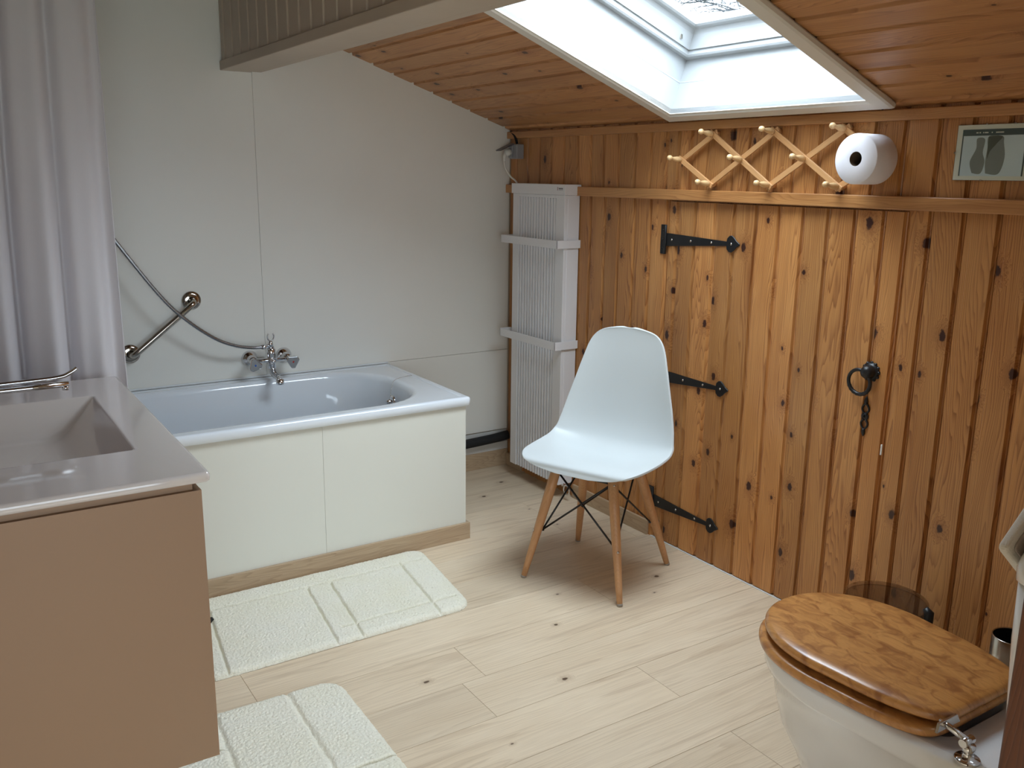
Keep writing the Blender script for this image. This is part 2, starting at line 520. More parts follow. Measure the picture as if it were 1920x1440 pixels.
# ================================================================== boards
def boards(mb, edges, v0, v1, fn, depth=.012, lip=.02, rnd=None, groove=.008, back=.016):
    """profiled tongue-and-groove boards. edges: board boundaries in u (metres). fn(u, v, n) -> world, n out of the wall.
    profile: groove | chamfer | shallow lip | flat face | chamfer"""
    rn = rnd or R
    for a, b in zip(edges[:-1], edges[1:]):
        tone = rn.random(); ou, ov = rn.uniform(0, 40), rn.uniform(0, 40)
        g = groove / 2
        prof = [(a, -back), (a + g * .2, -depth), (a + g, -depth), (a + g + .004, -.0022)]
        if lip: prof += [(a + lip, -.0018), (a + lip + .0018, 0)]
        prof += [(b - g - .004, 0), (b - g, -depth * .8), (b - g * .2, -depth), (b, -back)]
        if b < a:
            prof = [(a + (a - q[0]) * -1, q[1]) for q in prof]
        n = len(prof)
        va, vb = (v0(a, b), v1(a, b)) if callable(v0) else (v0, v1)
        verts = [fn(p[0], va, p[1]) for p in prof] + [fn(p[0], vb, p[1]) for p in prof]
        faces = [(k, k + 1, n + k + 1, n + k) for k in range(n - 1)]
        uv = [[(prof[k][0] + ou, va + ov), (prof[k + 1][0] + ou, va + ov), (prof[k + 1][0] + ou, vb + ov), (prof[k][0] + ou, vb + ov)] for k in range(n - 1)]
        faces += [tuple(range(n))[::-1], tuple(n + k for k in range(n))]
        uv += [[(prof[k][0] + ou, va + ov) for k in range(n)][::-1], [(prof[k][0] + ou, vb + ov) for k in range(n)]]
        mb.add(verts, faces, tone, False, uv)
    return mb


# ================================================================== room shell
# floor: laminate planks running along x, 0.2 m wide
fl = MB()
Rf = random.Random(21)
y = 0.07
row = 0
while y > -4.75:
    y2 = y - .2
    x = -3.45 - Rf.uniform(0, 1.2)
    if row == 9: x = -3.45 - .38 - 0
    while x < 0.02:
        L = 1.285
        x0, x1 = max(x, -3.45), min(x + L, 0.02)
        if x1 > x0:
            tone = Rf.random(); ou, ov = Rf.uniform(0, 50), Rf.uniform(0, 50)
            e = .0007
            V = [(x0, y2, -.004), (x1, y2, -.004), (x1, y, -.004), (x0, y, -.004), (x0 + e, y2 + e, 0), (x1 - e, y2 + e, 0), (x1 - e, y - e, 0), (x0 + e, y - e, 0)]
            F = [(4, 5, 6, 7), (0, 1, 5, 4), (1, 2, 6, 5), (2, 3, 7, 6), (3, 0, 4, 7)]
            fl.add(V, F, tone, False, [[(V[i][1] + ou, V[i][0] + ov) for i in f_] for f_ in F])
        x += L
    y = y2; row += 1
fl.box((-3.45, -4.75, -.05), (.02, .07, -.0045))
o = fl.build('floor', M['oak_floor']); o['kind'] = 'structure'

# back wall: pale panels with fine joints
wl = MB()
wl.box((-3.45, .012, -.05), (.15, .12, 2.6))
wb_ = wl.build('wall_back', M['wall_paint']); wb_['kind'] = 'structure'
pn = MB()
g_ = .0005
pn.box((-2.63, 0, .61), (-1.265 - g_, .012, 2.5))
pn.box((-1.265 + g_, 0, .621), (-.001, .012, 2.2))
pn.box((-1.265 + g_, .0, .196), (-.001, .012, .6195))
pn.build('wall_panel', M['wall_panel'], wb_, bevel=.0006, seg=1)
st = MB(); st.box((-.66, -.006, .088), (-.001, .012, .128)); st.box((-.66, .004, .128), (-.001, .012, .19))
st.build('white_strip', M['white_paint'], wb_)
o = MB().box((-.66, -.012, 0), (0, .012, .088)).build('baseboard_back', M['oak_trim'], grain='x', bevel=.002); o['kind'] = 'structure'

# right wall: vertical knotty pine, low knee wall
U = lambda u, v, n: (-n * 1.0 if False else -n, -u, v)
def wf(u, v, n): return (-n, -u, v)
wr = MB()
lowe = [-.0001, .065, .16, .26, .36, .46, .56, .66, .76, .855, .955, 1.055, 1.152]
boards(wr, lowe, 0.0, 1.42, wf)
rght = [2.203, 2.276, 2.378, 2.48, 2.582, 2.684, 2.786, 2.888, 2.99, 3.09, 3.19, 3.3]
boards(wr, rght, 0.0, 1.42, wf, lip=.024)
upe = [-.0001, .06, .16, .255, .35, .45, .555, .648, .74, .84, .942, 1.04, 1.134, 1.2, 1.27, 1.356, 1.484, 1.56, 1.65, 1.757, 1.859, 1.96, 2.065, 2.165, 2.274, 2.376, 2.477, 2.58, 2.68, 2.78, 2.88, 2.98, 3.08, 3.19, 3.3]
boards(wr, upe, 1.425, 1.71, wf)
wr.box((.0162, .02, -.05), (.1, -3.42, 1.75))
o = wr.build('wall_right', M['pine']); o['kind'] = 'structure'

# rail above the door and trim under the ceiling
o = MB().box((.002, 0.0, 1.410), (-.024, -3.3, 1.450)).build('trim_1', M['pine_trim'], grain='y', bevel=.003); o['kind'] = 'structure'
o = MB().box((.002, 0.0, 1.668), (-.020, -3.3, 1.700)).build('trim_2', M['pine_trim'], grain='y', bevel=.003); o['kind'] = 'structure'
o = MB().box((.0, -.60, 0), (-.012, -1.135, .066)).build('baseboard_right', M['oak_trim'], grain='y', bevel=.002); o['kind'] = 'structure'
o = MB().box((.0, -.0125, 0), (-.012, -.15, .066)).build('baseboard_corner', M['oak_trim'], grain='y', bevel=.002); o['kind'] = 'structure'

# sloping ceiling: boards along y, opening for the skylight
SU0, SU1, SV0, SV1 = 1.245, 2.085, .10, 1.17          # clear opening
CU = .055
ce = MB()
e = [-.03]
k = .04
while k < 1.5:
    e.append(k); k += .1045
e.append(1.5)
Rc = random.Random(4)
def cf(u, v, n): return ceil_pt_ns(v, u, -n)
def ceil_pt_ns(u, v, n):
    p = Vector((0, 0, 1.707)) + SL_V * v + SL_N * n
    return Vector((p.x, -u, p.z))
for a, b in zip(e[:-1], e[1:]):
    mid = (a + b) / 2
    rs = Rc.random() * 100
    sub = random.Random(rs)
    if mid < .03 or mid > SV1 + .06:
        boards(ce, [a, b], 0.0, 3.3, cf, depth=.010, lip=0, rnd=random.Random(rs), groove=.009)
    else:
        sh = SL_SHEAR * mid
        boards(ce, [a, b], 0.0, SU0 - CU + sh, cf, depth=.010, lip=0, rnd=random.Random(rs), groove=.009)
        boards(ce, [a, b], SU1 + CU + sh, 3.3, cf, depth=.010, lip=0, rnd=random.Random(rs + 1), groove=.009)
# roof slab behind the boards, in four pieces round the opening
def slab(u0, u1, v0, v1, n0=.0165, n1=.10):
    c = [ceil_pt_ns(u, v, n) for n in (n0, n1) for (u, v) in ((u0, v0), (u1, v0), (u1, v1), (u0, v1))]
    ce.add(c, [(0, 3, 2, 1), (4, 5, 6, 7), (0, 1, 5, 4), (1, 2, 6, 5), (2, 3, 7, 6), (3, 0, 4, 7)])
slab(-.1, 3.45, -.2, SV0 - .03); slab(-.1, 3.45, SV1 + .03, 1.6)
def slab_side(u_in, u_out):
    c = []
    for n in (.0165, .10):
        for (u, v, sh) in ((u_in, SV0 - .03, 1), (u_out, SV0 - .03, 0), (u_out, SV1 + .03, 0), (u_in, SV1 + .03, 1)):
            c.append(ceil_pt(u, v, n) if sh else ceil_pt_ns(u, v, n))
    ce.add(c, [(0, 3, 2, 1), (4, 5, 6, 7), (0, 1, 5, 4), (1, 2, 6, 5), (2, 3, 7, 6), (3, 0, 4, 7)])
slab_side(SU0 - .012, -.1); slab_side(SU1 + .012, 3.45)
cslope = ce.build('ceiling', M['pine_ceiling'], grain='y'); cslope['kind'] = 'structure'
# plain upper ceiling of the taller part of the room
o = MB().box((-3.5, .1, 2.5), (-1.27, -4.8, 2.6)).build('ceiling_upper', M['dark_wood']); o['kind'] = 'structure'

o = MB().box((.001, -1.15, 0), (-.0045, -3.2, .0035)).build('trim_5', M['caulk'], grain='y', bevel=.001); o['kind'] = 'structure'

# painted beam / bulkhead with beadboard front
bk = struct('trim_3')
bb = MB()
BE = [0.0] + [.062 + .1055 * i for i in range(31)] + [3.3]
def bf(u, v, n): return (-1.388 - n, -u, v)
boards(bb, BE, 1.93, 2.5, bf, depth=.010, lip=0, groove=.005)
bb.box((-1.371, 0, 1.93), (-1.262, -3.3, 2.5))
bb.build('beadboard', M['beam_paint'], bk)
MB().box((-1.394, 0, 1.893), (-1.268, -3.3, 1.929)).build('beam_board', M['beam_paint'], bk, bevel=.003)
MB().box((-1.262, 0, 1.896), (-1.225, -3.3, 2.02)).build('edge_strip', M['beam_paint'], bk, bevel=.002)

# remaining walls (mostly behind the camera)
lw = MB(); lw.box((-2.63, .02, -.05), (-2.75, -2.35, 2.5)); lw.box((-2.63, -2.23, -.05), (-3.45, -2.35, 2.5)); lw.box((-3.45, -2.3, -.05), (-3.57, -4.8, 2.6))
o = lw.build('wall_left', M['wall_paint']); o['kind'] = 'structure'
WX0, WX1, WZ0, WZ1 = -3.38, -1.30, 0.35, 1.65      # opening for the added fill-light window, behind the camera
fw = MB()
fw.box((-3.5, -4.7, -.05), (WX0, -4.82, 2.6)); fw.box((WX1, -4.7, -.05), (-1.2, -4.82, 2.6))
fw.box((WX0, -4.7, -.05), (WX1, -4.82, WZ0)); fw.box((WX0, -4.7, WZ1), (WX1, -4.82, 2.6))
fw.box((-1.24, -3.42, -.05), (-1.14, -4.8, 2.6))
fw.box((-1.20, -3.32, -.05), (.1, -3.42, 2.5))
o = fw.build('wall_front', M['wall_paint']); o['kind'] = 'structure'
wn = struct('added_fill_window')  # unseen window, added to lift the fill light in the room
f_ = MB()
for a, b in (((WX0, -4.72, WZ0), (WX0 + .05, -4.78, WZ1)), ((WX1 - .05, -4.72, WZ0), (WX1, -4.78, WZ1)), ((WX0 + .05, -4.72, WZ0), (WX1 - .05, -4.78, WZ0 + .05)), ((WX0 + .05, -4.72, WZ1 - .05), (WX1 - .05, -4.78, WZ1))):
    f_.box(a, b)
f_.build('window_frame', M['window_white'], wn)
MB().box((WX0 + .05, -4.748, WZ0 + .05), (WX1 - .05, -4.752, WZ1 - .05)).build('pane', M['glass'], wn)

# stained post at the end of the partition, near the camera
o = MB().box((-1.262, -3.285, 0), (-1.20, -3.45, 2.49)).build('trim_4', M['dark_wood'], grain='z', bevel=.003); o['kind'] = 'structure'

# ================================================================== skylight
sk = struct('window_1')
def ring(mb, out, inn):
    """frame of four mitred members between two (u0,u1,v0,v1,n) rectangles given as lists of profile stations"""
    corners = lambda r_: [ceil_pt(r_[0], r_[2], r_[4]), ceil_pt(r_[1], r_[2], r_[4]), ceil_pt(r_[1], r_[3], r_[4]), ceil_pt(r_[0], r_[3], r_[4])]
    sts = [corners(r_) for r_ in out + inn]
    mb.loft(sts + [sts[0]], smooth=False)
def rect(g, n): return (SU0 - g, SU1 + g, SV0 - g, SV1 + g, n)
cs = MB()
ring(cs, [rect(.058, .0), rect(.062, -.006), rect(.062, -.018), rect(.056, -.023)], [rect(.012, -.024), rect(.008, -.019), rect(.0, -.018), rect(0, .002)])
cs.build('casing', M['casing_white'], sk)
rv = MB()
ring(rv, [rect(.016, -.012), rect(.016, .102)], [rect(0, .100), rect(0, -.015)])
rv.build('lining_board', M['window_white'], sk)
rv = MB()
ring(rv, [rect(.02, .1025), rect(.02, .19)], [rect(.005, .19), rect(.005, .108), rect(.003, .1025)])
rv.build('upper_lining', M['window_white'], sk)
fr = MB()
ring(fr, [rect(.02, .19), rect(.02, .24)], [rect(-.022, .24), rect(-.022, .196), rect(-.018, .19)])
fr.build('window_frame', M['window_white'], sk)
sa = MB()
ring(sa, [rect(-.012, .215), rect(.02, .305), rect(0, .31)], [rect(-.068, .31), rect(-.068, .285), rect(-.062, .279), rect(-.047, .276), rect(-.040, .262), rect(-.030, .222), rect(-.028, .212)])
sa.build('sash', M['window_white'], sk)
gs = MB()
cg = [ceil_pt(u, v, n) for n in (.287, .291) for (u, v) in ((SU0 + .06, SV0 + .06), (SU1 - .06, SV0 + .06), (SU1 - .06, SV1 - .06), (SU0 + .06, SV1 - .06))]
gs.add(cg, [(0, 3, 2, 1), (4, 5, 6, 7), (0, 1, 5, 4), (1, 2, 6, 5), (2, 3, 7, 6), (3, 0, 4, 7)])
gs.build('pane', M['glass'], sk)
hk = MB()
hk.box((0, 0, 0), (.012, .03, .02)); p_ = ceil_pt(SU0 + .035, SV0 + .09, .225)
hk.v = [tuple(Vector(q) + p_) for q in hk.v]
hk.build('sash_bracket', M['steel'], sk, bevel=.002)

# ================================================================== low door in the pine wall
dr = struct('door_1', (0, 0, 0))
db = MB()
de = [1.158, 1.212, 1.31, 1.412, 1.51, 1.612, 1.714, 1.816, 1.917, 2.018, 2.122, 2.197]
boards(db, de, .006, 1.404, wf)
db.box((.0155, -1.158, .006), (.006 + .03, -2.197, 1.404))
db.build('door_boards', M['pine'], dr)
# hinges
def strap(nm, yh, zh, tip, zt, plate_h=.115):
    mb = MB()
    L = tip - yh
    x0, x1 = -.0005, -.0045
    f0 = lambda a, b: (x0, -(yh + a), zh + b + (zt - zh) * max(0, a) / L)
    f1 = lambda a, b: (x1, -(yh + a), zh + b + (zt - zh) * max(0, a) / L)
    mb.prism([(-.004, -.026), (L - .062, -.008), (L - .062, .008), (-.004, .026)], f0, f1)
    hd = []
    for k in range(9):
        a = math.radians(145 - 110 * k / 8 + 0)
        hd.append((L - .04 + .026 * math.cos(a), .026 * math.sin(a)))
    top = [(L - .066, .008), (L - .064, .02), (L - .054, .029), (L - .042, .031), (L - .03, .024), (L - .018, .012), (L - .002, .002)]
    poly = top + [(a, -b) for a, b in reversed(top)]
    mb.prism(poly[::-1], f0, lambda a, b: (x1 - .0005,) + f1(a, b)[1:])
    mb.box((.0, -(yh - .03), zh - plate_h / 2), (-.004, -(yh - .003), zh + plate_h / 2))
    mb.tube([(-.006, -(yh + .0), zh - plate_h / 2), (-.006, -(yh + .0), zh + plate_h / 2)], .006, 8)
    h = mb.build('strap_hinge', M['black'], dr, bevel=.0012, seg=1)
    for a in (.035, .14, .25, L - .043):
        MB().lathe([(.005, 0), (.0045, .0015), (.001, .0028)], f1(a, 0), (-1, 0, 0), 10).build('screw', M['steel'], h)
    for a in (-.035, .0, .035):
        MB().lathe([(.004, 0), (.0035, .0012), (.001, .002)], (-.004, -(yh - .0165), zh + a), (-1, 0, 0), 10).build('screw', M['black'], h)
strap('h', 1.155, 1.2555, 1.548, 1.262)
strap('h', 1.155, .706, 1.54, .718)
strap('h', 1.155, .165, 1.535, .163)
# ring handle
rh = MB(); KY, KZ = 2.133, .905
rh.lathe([(.0, 0), (.030, 0), (.031, .003), (.024, .006), (.021, .012), (.022, .022), (.017, .032), (.009, .037), (.0, .038)], (-.0005, -KY, KZ), (-1, 0, 0), 20)
for k in range(12):
    a = 2 * PI * k / 12
    rh.lathe([(.006, 0), (.005, .004), (.001, .005)], (-.0005, -KY + .028 * math.cos(a), KZ + .028 * math.sin(a)), (-1, 0, 0), 8)
rh = rh.build('ring_handle', M['black'], dr)
rg = MB(); cy_, cz_, rr_ = -KY + .024, KZ - .036, .040
pts = [(-.022 - .003 * math.sin(a), cy_ + rr_ * math.cos(a), cz_ + rr_ * math.sin(a)) for a in [2 * PI * k / 40 for k in range(41)]]
rads = [.0058 + (.0012 if (k % 2 and 21 < k < 39) else 0) for k in range(41)]
rg.tube(pts, rads, 10, cap=False)
rg.build('ring', M['black'], rh)
# escutcheon with openwork scrolls
es = MB(); EY, EZ = 2.128, .757
xx = -.0015
es.lathe([(0, 0), (.013, 0), (.013, .003), (.004, .004)], (-.0, -EY, EZ), (-1, 0, 0), 14)
for sg in (1, -1):
    es.tube(catmull([(xx, -EY + .004, EZ + sg * .010), (xx, -EY + .012, EZ + sg * .022), (xx, -EY + .009, EZ + sg * .034), (xx, -EY + .001, EZ + sg * .042)], 4), .0034, 6)
    es.tube(catmull([(xx, -EY - .004, EZ + sg * .010), (xx, -EY - .012, EZ + sg * .022), (xx, -EY - .009, EZ + sg * .034), (xx, -EY - .001, EZ + sg * .042)], 4), .0034, 6)
    es.tube([(xx, -EY, EZ + sg * .040), (xx, -EY + .001, EZ + sg * .05), (xx, -EY, EZ + sg * .060), (xx, -EY, EZ + sg * .066)], [.0045, .0065, .0045, .001], 8)
es.build('escutcheon', M['black'], dr)
MB().box((-.002, -2.1985, .648), (-.006, -2.2035, .682)).build('white_catch', M['plastic_white'], dr)

# ================================================================== bathtub
bt = thing('bathtub', 'white enamelled bathtub in a cream panelled surround against the back wall', 'bathtub', (-1.66, -.385, 0))
def at(o_, root):
    """keep world coordinates when parenting to a thing placed away from the origin"""
    o_.matrix_parent_inverse = root.matrix_world.inverted() if False else Matrix.Translation(-Vector(root.location))
    return o_
def P(mb, name, mat, root, **k):
    o_ = mb.build(name, mat, None, **k)
    o_.parent = root
    if root.rotation_euler.z == 0:
        inv = Matrix.Identity(4)
        q = root
        off = Vector((0, 0, 0))
        while q is not None and q.get('_w') is None and q.type == 'EMPTY':
            off += Vector(q.location); q = q.parent
        if root.type == 'EMPTY':
            o_.data.transform(Matrix.Translation(-off))
        else:
            # parent mesh already shifted by its own thing: shift by the same amount
            off = Vector(root['_off']) if '_off' in root else Vector((0, 0, 0))
            o_.data.transform(Matrix.Translation(-off))
        o_['_off'] = tuple(off)
    return o_

TX0, TX1, TY0, TY1, TZ = -2.62, -.672, -.777, -.001, .615
tb = MB()
NN = 10
outer = lambda g, z: rrect(TX0 + g, TX1 - g, TY0 + g, TY1 - g, [max(.014 - g, .002)] * 4, NN, z)
def hole(g, z, r0=.25):
    return rrect(-2.50 + g, -.800 - g * 1.05, -.700 + g * .8, -.062 - g * .8, [r0, r0 * 1.02, .2, .2], NN, z)
rings = [outer(.006, .578), outer(0, .582), outer(0, .606), outer(.003, .6125), outer(.010, .615), outer(.013, .6151), outer(.026, .6151), outer(.028, .615), outer(.031, .6125), outer(.034, .612), outer(.037, .612)]
rings += [hole(-.020, .612, .265), hole(-.016, .6116, .262), hole(-.006, .610, .255), hole(.004, .603), hole(.012, .588), hole(.03, .5), hole(.055, .36), hole(.085, .25), hole(.13, .205), hole(.2, .19)]
tb.loft(rings, cap1=True)
P(tb, 'tub_shell', M['enamel'], bt)
pf = MB(); pf.box((-2.6, -.763, .06), (-1.3069, -.748, .577)); pf.box((-1.3061, -.763, .06), (-.690, -.748, .577)); pf.box((-.690, -.7625, .06), (-.703, -.004, .577))
P(pf, 'bath_panel', M['bath_panel'], bt, bevel=.0003, seg=1)
sb = MB(); sb.box((-2.6, -.777, 0), (-.676, -.7635, .072)); sb.box((-.676, -.7635, 0), (-.689, -.63, .072))
P(sb, 'skirting_board', M['oak_trim'], bt, grain='x', bevel=.0015)
cl = MB(); cl.box((-2.6, -.0005, .6152), (-.68, -.007, .624))
P(cl, 'sealant_bead', M['caulk'], bt, bevel=.002)
# overflow with plug chain
OV = Vector((-.832, -.40, .52))
OV = Vector((-.835, -.375, .525))
ov = MB()
ov.lathe([(0, .0), (.030, .0), (.031, .004), (.027, .008), (.018, .010), (.0, .011)], OV, (-1, 0, .15), 24)
ov_o = P(ov, 'overflow', M['chrome'], bt)
kn = MB(); kn.lathe([(.010, .008), (.012, .02), (.008, .028), (0, .03)], OV + Vector((0, .0, .0)), (-1, 0, .15), 16)
P(kn, 'overflow_knob', M['chrome'], ov_o)
ch = MB()
cpts = catmull([(-.700, -.30, .616), (-.74, -.31, .6165), (-.80, -.33, .611), (-.822, -.345, .585), (-.838, -.36, .55), (-.845, -.366, .53)], 8)
for i in range(len(cpts) - 1):
    ch.lathe([(.0, 0), (.0017, .0015), (.0017, .003), (0, .0045)], cpts[i], (cpts[i + 1] - cpts[i]), 6)
ch.tube(cpts, .0008, 5)
P(ch, 'plug_chain', M['steel'], bt)

# bath mixer on the wall
tp = thing('bath_mixer_tap', 'chrome two-handle bath mixer tap with a shower diverter on the wall above the bathtub', 'tap', (-1.262, 0, .70))
MX = -1.262
body = MB()
body.tube([(MX - .075, -.062, .700), (MX + .078, -.062, .700)], .011, 16)
body.lathe([(0, 0), (.012, .0), (.019, .008), (.020, .03), (.017, .05), (.018, .07), (.019, .09), (.012, .098), (0, .10)], (MX, -.066, .658), (0, 0, 1), 20)
body_o = P(body, 'tap_body', M['chrome'], tp)
for sx_ in (-1, 1):
    q = MB(); cx = MX + sx_ * .076
    q.lathe([(.0, 0), (.036, 0), (.036, .004), (.031, .015), (.020, .024), (.016, .030), (.0155, .062), (0, .064)], (cx, -.0002, .703), (0, -1, 0), 28)
    P(q, 'wall_flange', M['chrome'], tp)
    q = MB(); cx = MX + sx_ * .083
    q.lathe([(.013, 0), (.013, .018), (.017, .022)], (cx, -.062, .700), (0, -1, -.25), 16)
    # three-cornered handle
    tri = []
    for k in range(3):
        a0 = PI / 2 + 2 * PI * k / 3 + (PI if sx_ > 0 else .3)
        for da in (-.28, .28):
            tri.append((.031 * math.cos(a0 + da), .031 * math.sin(a0 + da)))
    q.prism(tri, lambda a, b, cx=cx: (cx + a * .75, -.082, .697 + b * .75), lambda a, b, cx=cx: (cx + a, -.108, .691 + b))
    h = P(q, 'handle', M['chrome'], tp, bevel=.003)
    d_ = MB().lathe([(.0045, 0), (.003, .0012), (0, .0015)], (cx, -.108, .691), (0, -1, 0), 12)
    P(d_, 'temperature_dot', M['red' if sx_ > 0 else 'blue'], h)
sp_ = MB()
sp_.tube(catmull([(MX, -.066, .676), (MX, -.078, .650), (MX, -.112, .640), (MX, -.150, .636), (MX, -.172, .628)], 6), [.015] * 8 + [.014] * 8 + [.013] * 9, 16)
sp_.lathe([(.0, 0), (.0155, 0), (.0165, .004), (.0165, .022), (.0, .023)], (MX, -.168, .612), (0, 0, 1), 20)
P(sp_, 'spout', M['chrome'], tp)
dv = MB(); dv.lathe([(.010, 0), (.010, .014), (.006, .018), (0, .018)], (MX, -.084, .698), (0, -1, 0), 16)
dv.tube([(MX + .01, -.09, .705), (MX + .034, -.1, .733)], [.005, .0075], 10, flat=.6)
P(dv, 'diverter_lever', M['chrome'], tp)
fk = MB()
fk.tube([(MX, -.066, .755), (MX - .002, -.068, .775), (MX - .002, -.07, .786)], [.014, .010, .006], 14)
for sg in (-1, 1):
    fk.tube(catmull([(MX - .002, -.07, .782), (MX - .002 + sg * .011, -.073, .793), (MX - .002 + sg * .014, -.075, .806), (MX - .002 + sg * .010, -.076, .818)], 5), .0032, 8)
P(fk, 'handset_fork', M['chrome'], tp)
co = MB(); co.tube([(MX - .012, -.069, .762), (MX - .024, -.070, .762), (MX - .026, -.070, .762), (MX - .042, -.071, .7615)], [.0085, .0085, .0105, .0105], 14)
P(co, 'hose_connector', M['chrome'], tp)
hs = MB()
hp = catmull([(-1.300, -.071, .7612), (-1.345, -.075, .764), (-1.42, -.085, .781), (-1.508, -.092, .823), (-1.62, -.098, .912), (-1.708, -.098, 1.01), (-1.825, -.09, 1.183), (-1.93, -.08, 1.35), (-2.0, -.06, 1.47)], 16)
hs.tube(hp, [.0068 + (.0007 if k % 2 else 0) for k in range(len(hp))], 10)
P(hs, 'shower_hose', M['hose'], tp)
wbk = MB(); wbk.lathe([(0, 0), (.022, 0), (.022, .01), (.012, .02), (.011, .06), (0, .062)], (-2.0, -.0002, 1.475), (0, -1, 0), 16)
P(wbk, 'wall_bracket', M['chrome'], tp)

# grab bar
gb = thing('grab_bar', 'angled polished grab bar on the wall left of the bath tap', 'grab bar', (-1.70, 0, .87))
A_, B_ = Vector((-1.567, 0, .972)), Vector((-1.822, 0, .770))
off = Vector((0, -.065, 0))
dd = (B_ - A_).normalized()
q = MB().tube(catmull([A_ + Vector((0, -.004, 0)), A_ + Vector((0, -.035, 0)), A_ + off * .92 + dd * .012, A_ + off + dd * .045], 5) + catmull([B_ + off - dd * .045, B_ + off * .92 - dd * .012, B_ + Vector((0, -.035, 0)), B_ + Vector((0, -.004, 0))], 5), .0125, 16)
P(q, 'bar', M['nickel'], gb)
for c in (A_, B_):
    q = MB().lathe([(0, .0), (.038, .0), (.039, .003), (.037, .008), (.024, .011), (.016, .012)], c + Vector((0, -.0002, 0)), (0, -1, 0), 28)
    P(q, 'flange', M['nickel'], gb)

# ================================================================== shower curtain
sc = thing('shower_curtain', 'white shower curtain gathered in soft folds at the left end of the bathtub', 'curtain', (-2.25, -.68, .45))
cm = MB(); NU, NZ = 150, 70
Z0, Z1 = .46, 2.155
vs_c = []
for j in range(NZ + 1):
    z = Z0 + (Z1 - Z0) * j / NZ
    h = (Z1 - z) / (Z1 - Z0)
    for i in range(NU + 1):
        s_ = i / NU
        # folds are tight at the rod and drift outwards lower down
        ph = s_ + .17 * h * (1 - s_) * (.4 + .6 * s_)
        x = -1.952 - .655 * (1 - s_) + .012 * math.sin(6 * h + 2) * (1 - s_)
        a = .030 * (.5 + .85 * h)
        yv = a * math.sin(2 * PI * (5.2 * ph + .15)) + .35 * a * math.sin(2 * PI * (10.1 * ph + .3 + .2 * h)) + .016 * h * math.sin(2 * PI * 2.3 * ph + 1.5 * h)
        x += .010 * math.cos(2 * PI * (5.2 * ph + .15)) * (1 - s_ ** 6)
        nv = noise.noise(Vector((s_ * 6, z * 2.2, 1.3)))
        yv += .010 * nv
        yv *= 1 - .7 * s_ ** 8
        vs_c.append((x, -.665 + yv, z))
fs_c = [(j * (NU + 1) + i, j * (NU + 1) + i + 1, (j + 1) * (NU + 1) + i + 1, (j + 1) * (NU + 1) + i) for j in range(NZ) for i in range(NU)]
cm.add(vs_c, fs_c, .5, True)
c_o = P(cm, 'cloth', M['curtain'], sc, flip_fix=False)
sm_ = c_o.modifiers.new('thick', 'SOLIDIFY'); sm_.thickness = .0008
hm = MB()
edge_pts = [Vector(vs_c[j * (NU + 1) + NU]) + Vector((.001, 0, 0)) for j in range(NZ + 1)]
hm.tube(edge_pts, .0022, 6)
P(hm, 'hem', M['curtain'], sc)
for k in range(8):
    xk = -2.58 + k * .086
    q = MB(); q.tube([(xk, -.665 + .018 * math.cos(a), 2.168 + .018 * math.sin(a)) for a in [2 * PI * i / 16 for i in range(17)]], .002, 6, cap=False)
    P(q, 'curtain_ring', M['plastic_white'], sc)
rod = thing('curtain_rod', 'white curtain rod carrying the shower curtain above the bath', 'curtain rod', (-2.0, -.665, 2.175))
P(MB().tube([(-2.628, -.665, 2.175), (-1.396, -.665, 2.175)], .0125, 14), 'rod', M['plastic_white'], rod)
P(MB().lathe([(0, 0), (.026, 0), (.026, .008), (.014, .012)], (-1.3945, -.665, 2.175), (-1, 0, 0), 18), 'end_cap', M['plastic_white'], rod)

# ================================================================== vanity
VZ = .85
vn = thing('vanity_unit', 'wall-hung taupe vanity with a glossy pale washbasin top in the left foreground', 'vanity', (-2.32, -1.34, .14))
cb = MB()
for q0, q1 in (((-2.629, -1.892, .140), (-2.0185, -1.874, .808)), ((-2.629, -.818, .140), (-2.0425, -.80, .808)), ((-2.629, -1.874, .140), (-2.0425, -.818, .158)), ((-2.629, -1.874, .158), (-2.615, -.818, .808))):
    cb.box(q0, q1)
P(cb, 'cabinet', M['vanity_side'], vn)
cb = MB()
for q0, q1 in (((-2.629, -1.880, .808), (-2.035, -1.862, .8265)), ((-2.629, -.83, .808), (-2.035, -.812, .8265)), ((-2.053, -1.862, .808), (-2.035, -.83, .8265))):
    cb.box(q0, q1)
P(cb, 'recessed_strip', M['vanity_side'], vn)
dq = MB().box((-2.0422, -.8002, .1402), (-2.0185, -1.8735, .8078))
P(dq, 'door', M['vanity_side'], vn, bevel=.0006, seg=1)
tpv = MB()
vx0, vx1, vy0, vy1 = -2.629, -1.999, -1.904, -.776
def vr(g, z, r_=.012): return rrect(vx0 + (g if g > 0 else 0), vx1 - g, vy0 + g, vy1 - g, [max(r_ - g, .003)] * 2 + [.002] * 2, 6, z)
def bh(gx, gy, z, r_=.012, gxr=None):
    gxr = gx if gxr is None else gxr
    return rrect(-2.52 + gx, -2.108 - gxr, -1.645 + gy, -1.03 - gy, [r_] * 4, 6, z)
tpv.loft([vr(.006, .8268), vr(.001, .830), vr(0, .834), vr(0, .843), vr(.0025, .848), vr(.007, .850), vr(.010, .8501),
          bh(-.008, -.008, .8501), bh(-.003, -.003, .850), bh(0, 0, .849), bh(.0025, .0025, .846), bh(.03, .03, .77, .02, .075), bh(.038, .04, .752, .03, .10), bh(.06, .06, .745, .03, .13)], cap0=False, cap1=True)
P(tpv, 'basin_top', M['vanity_top'], vn)
q = MB().lathe([(0, 0), (.03, 0), (.032, .002), (.02, .006), (0, .007)], (-2.36, -1.34, .7455), (0, 0, 1), 24)
P(q, 'waste', M['chrome'], vn)

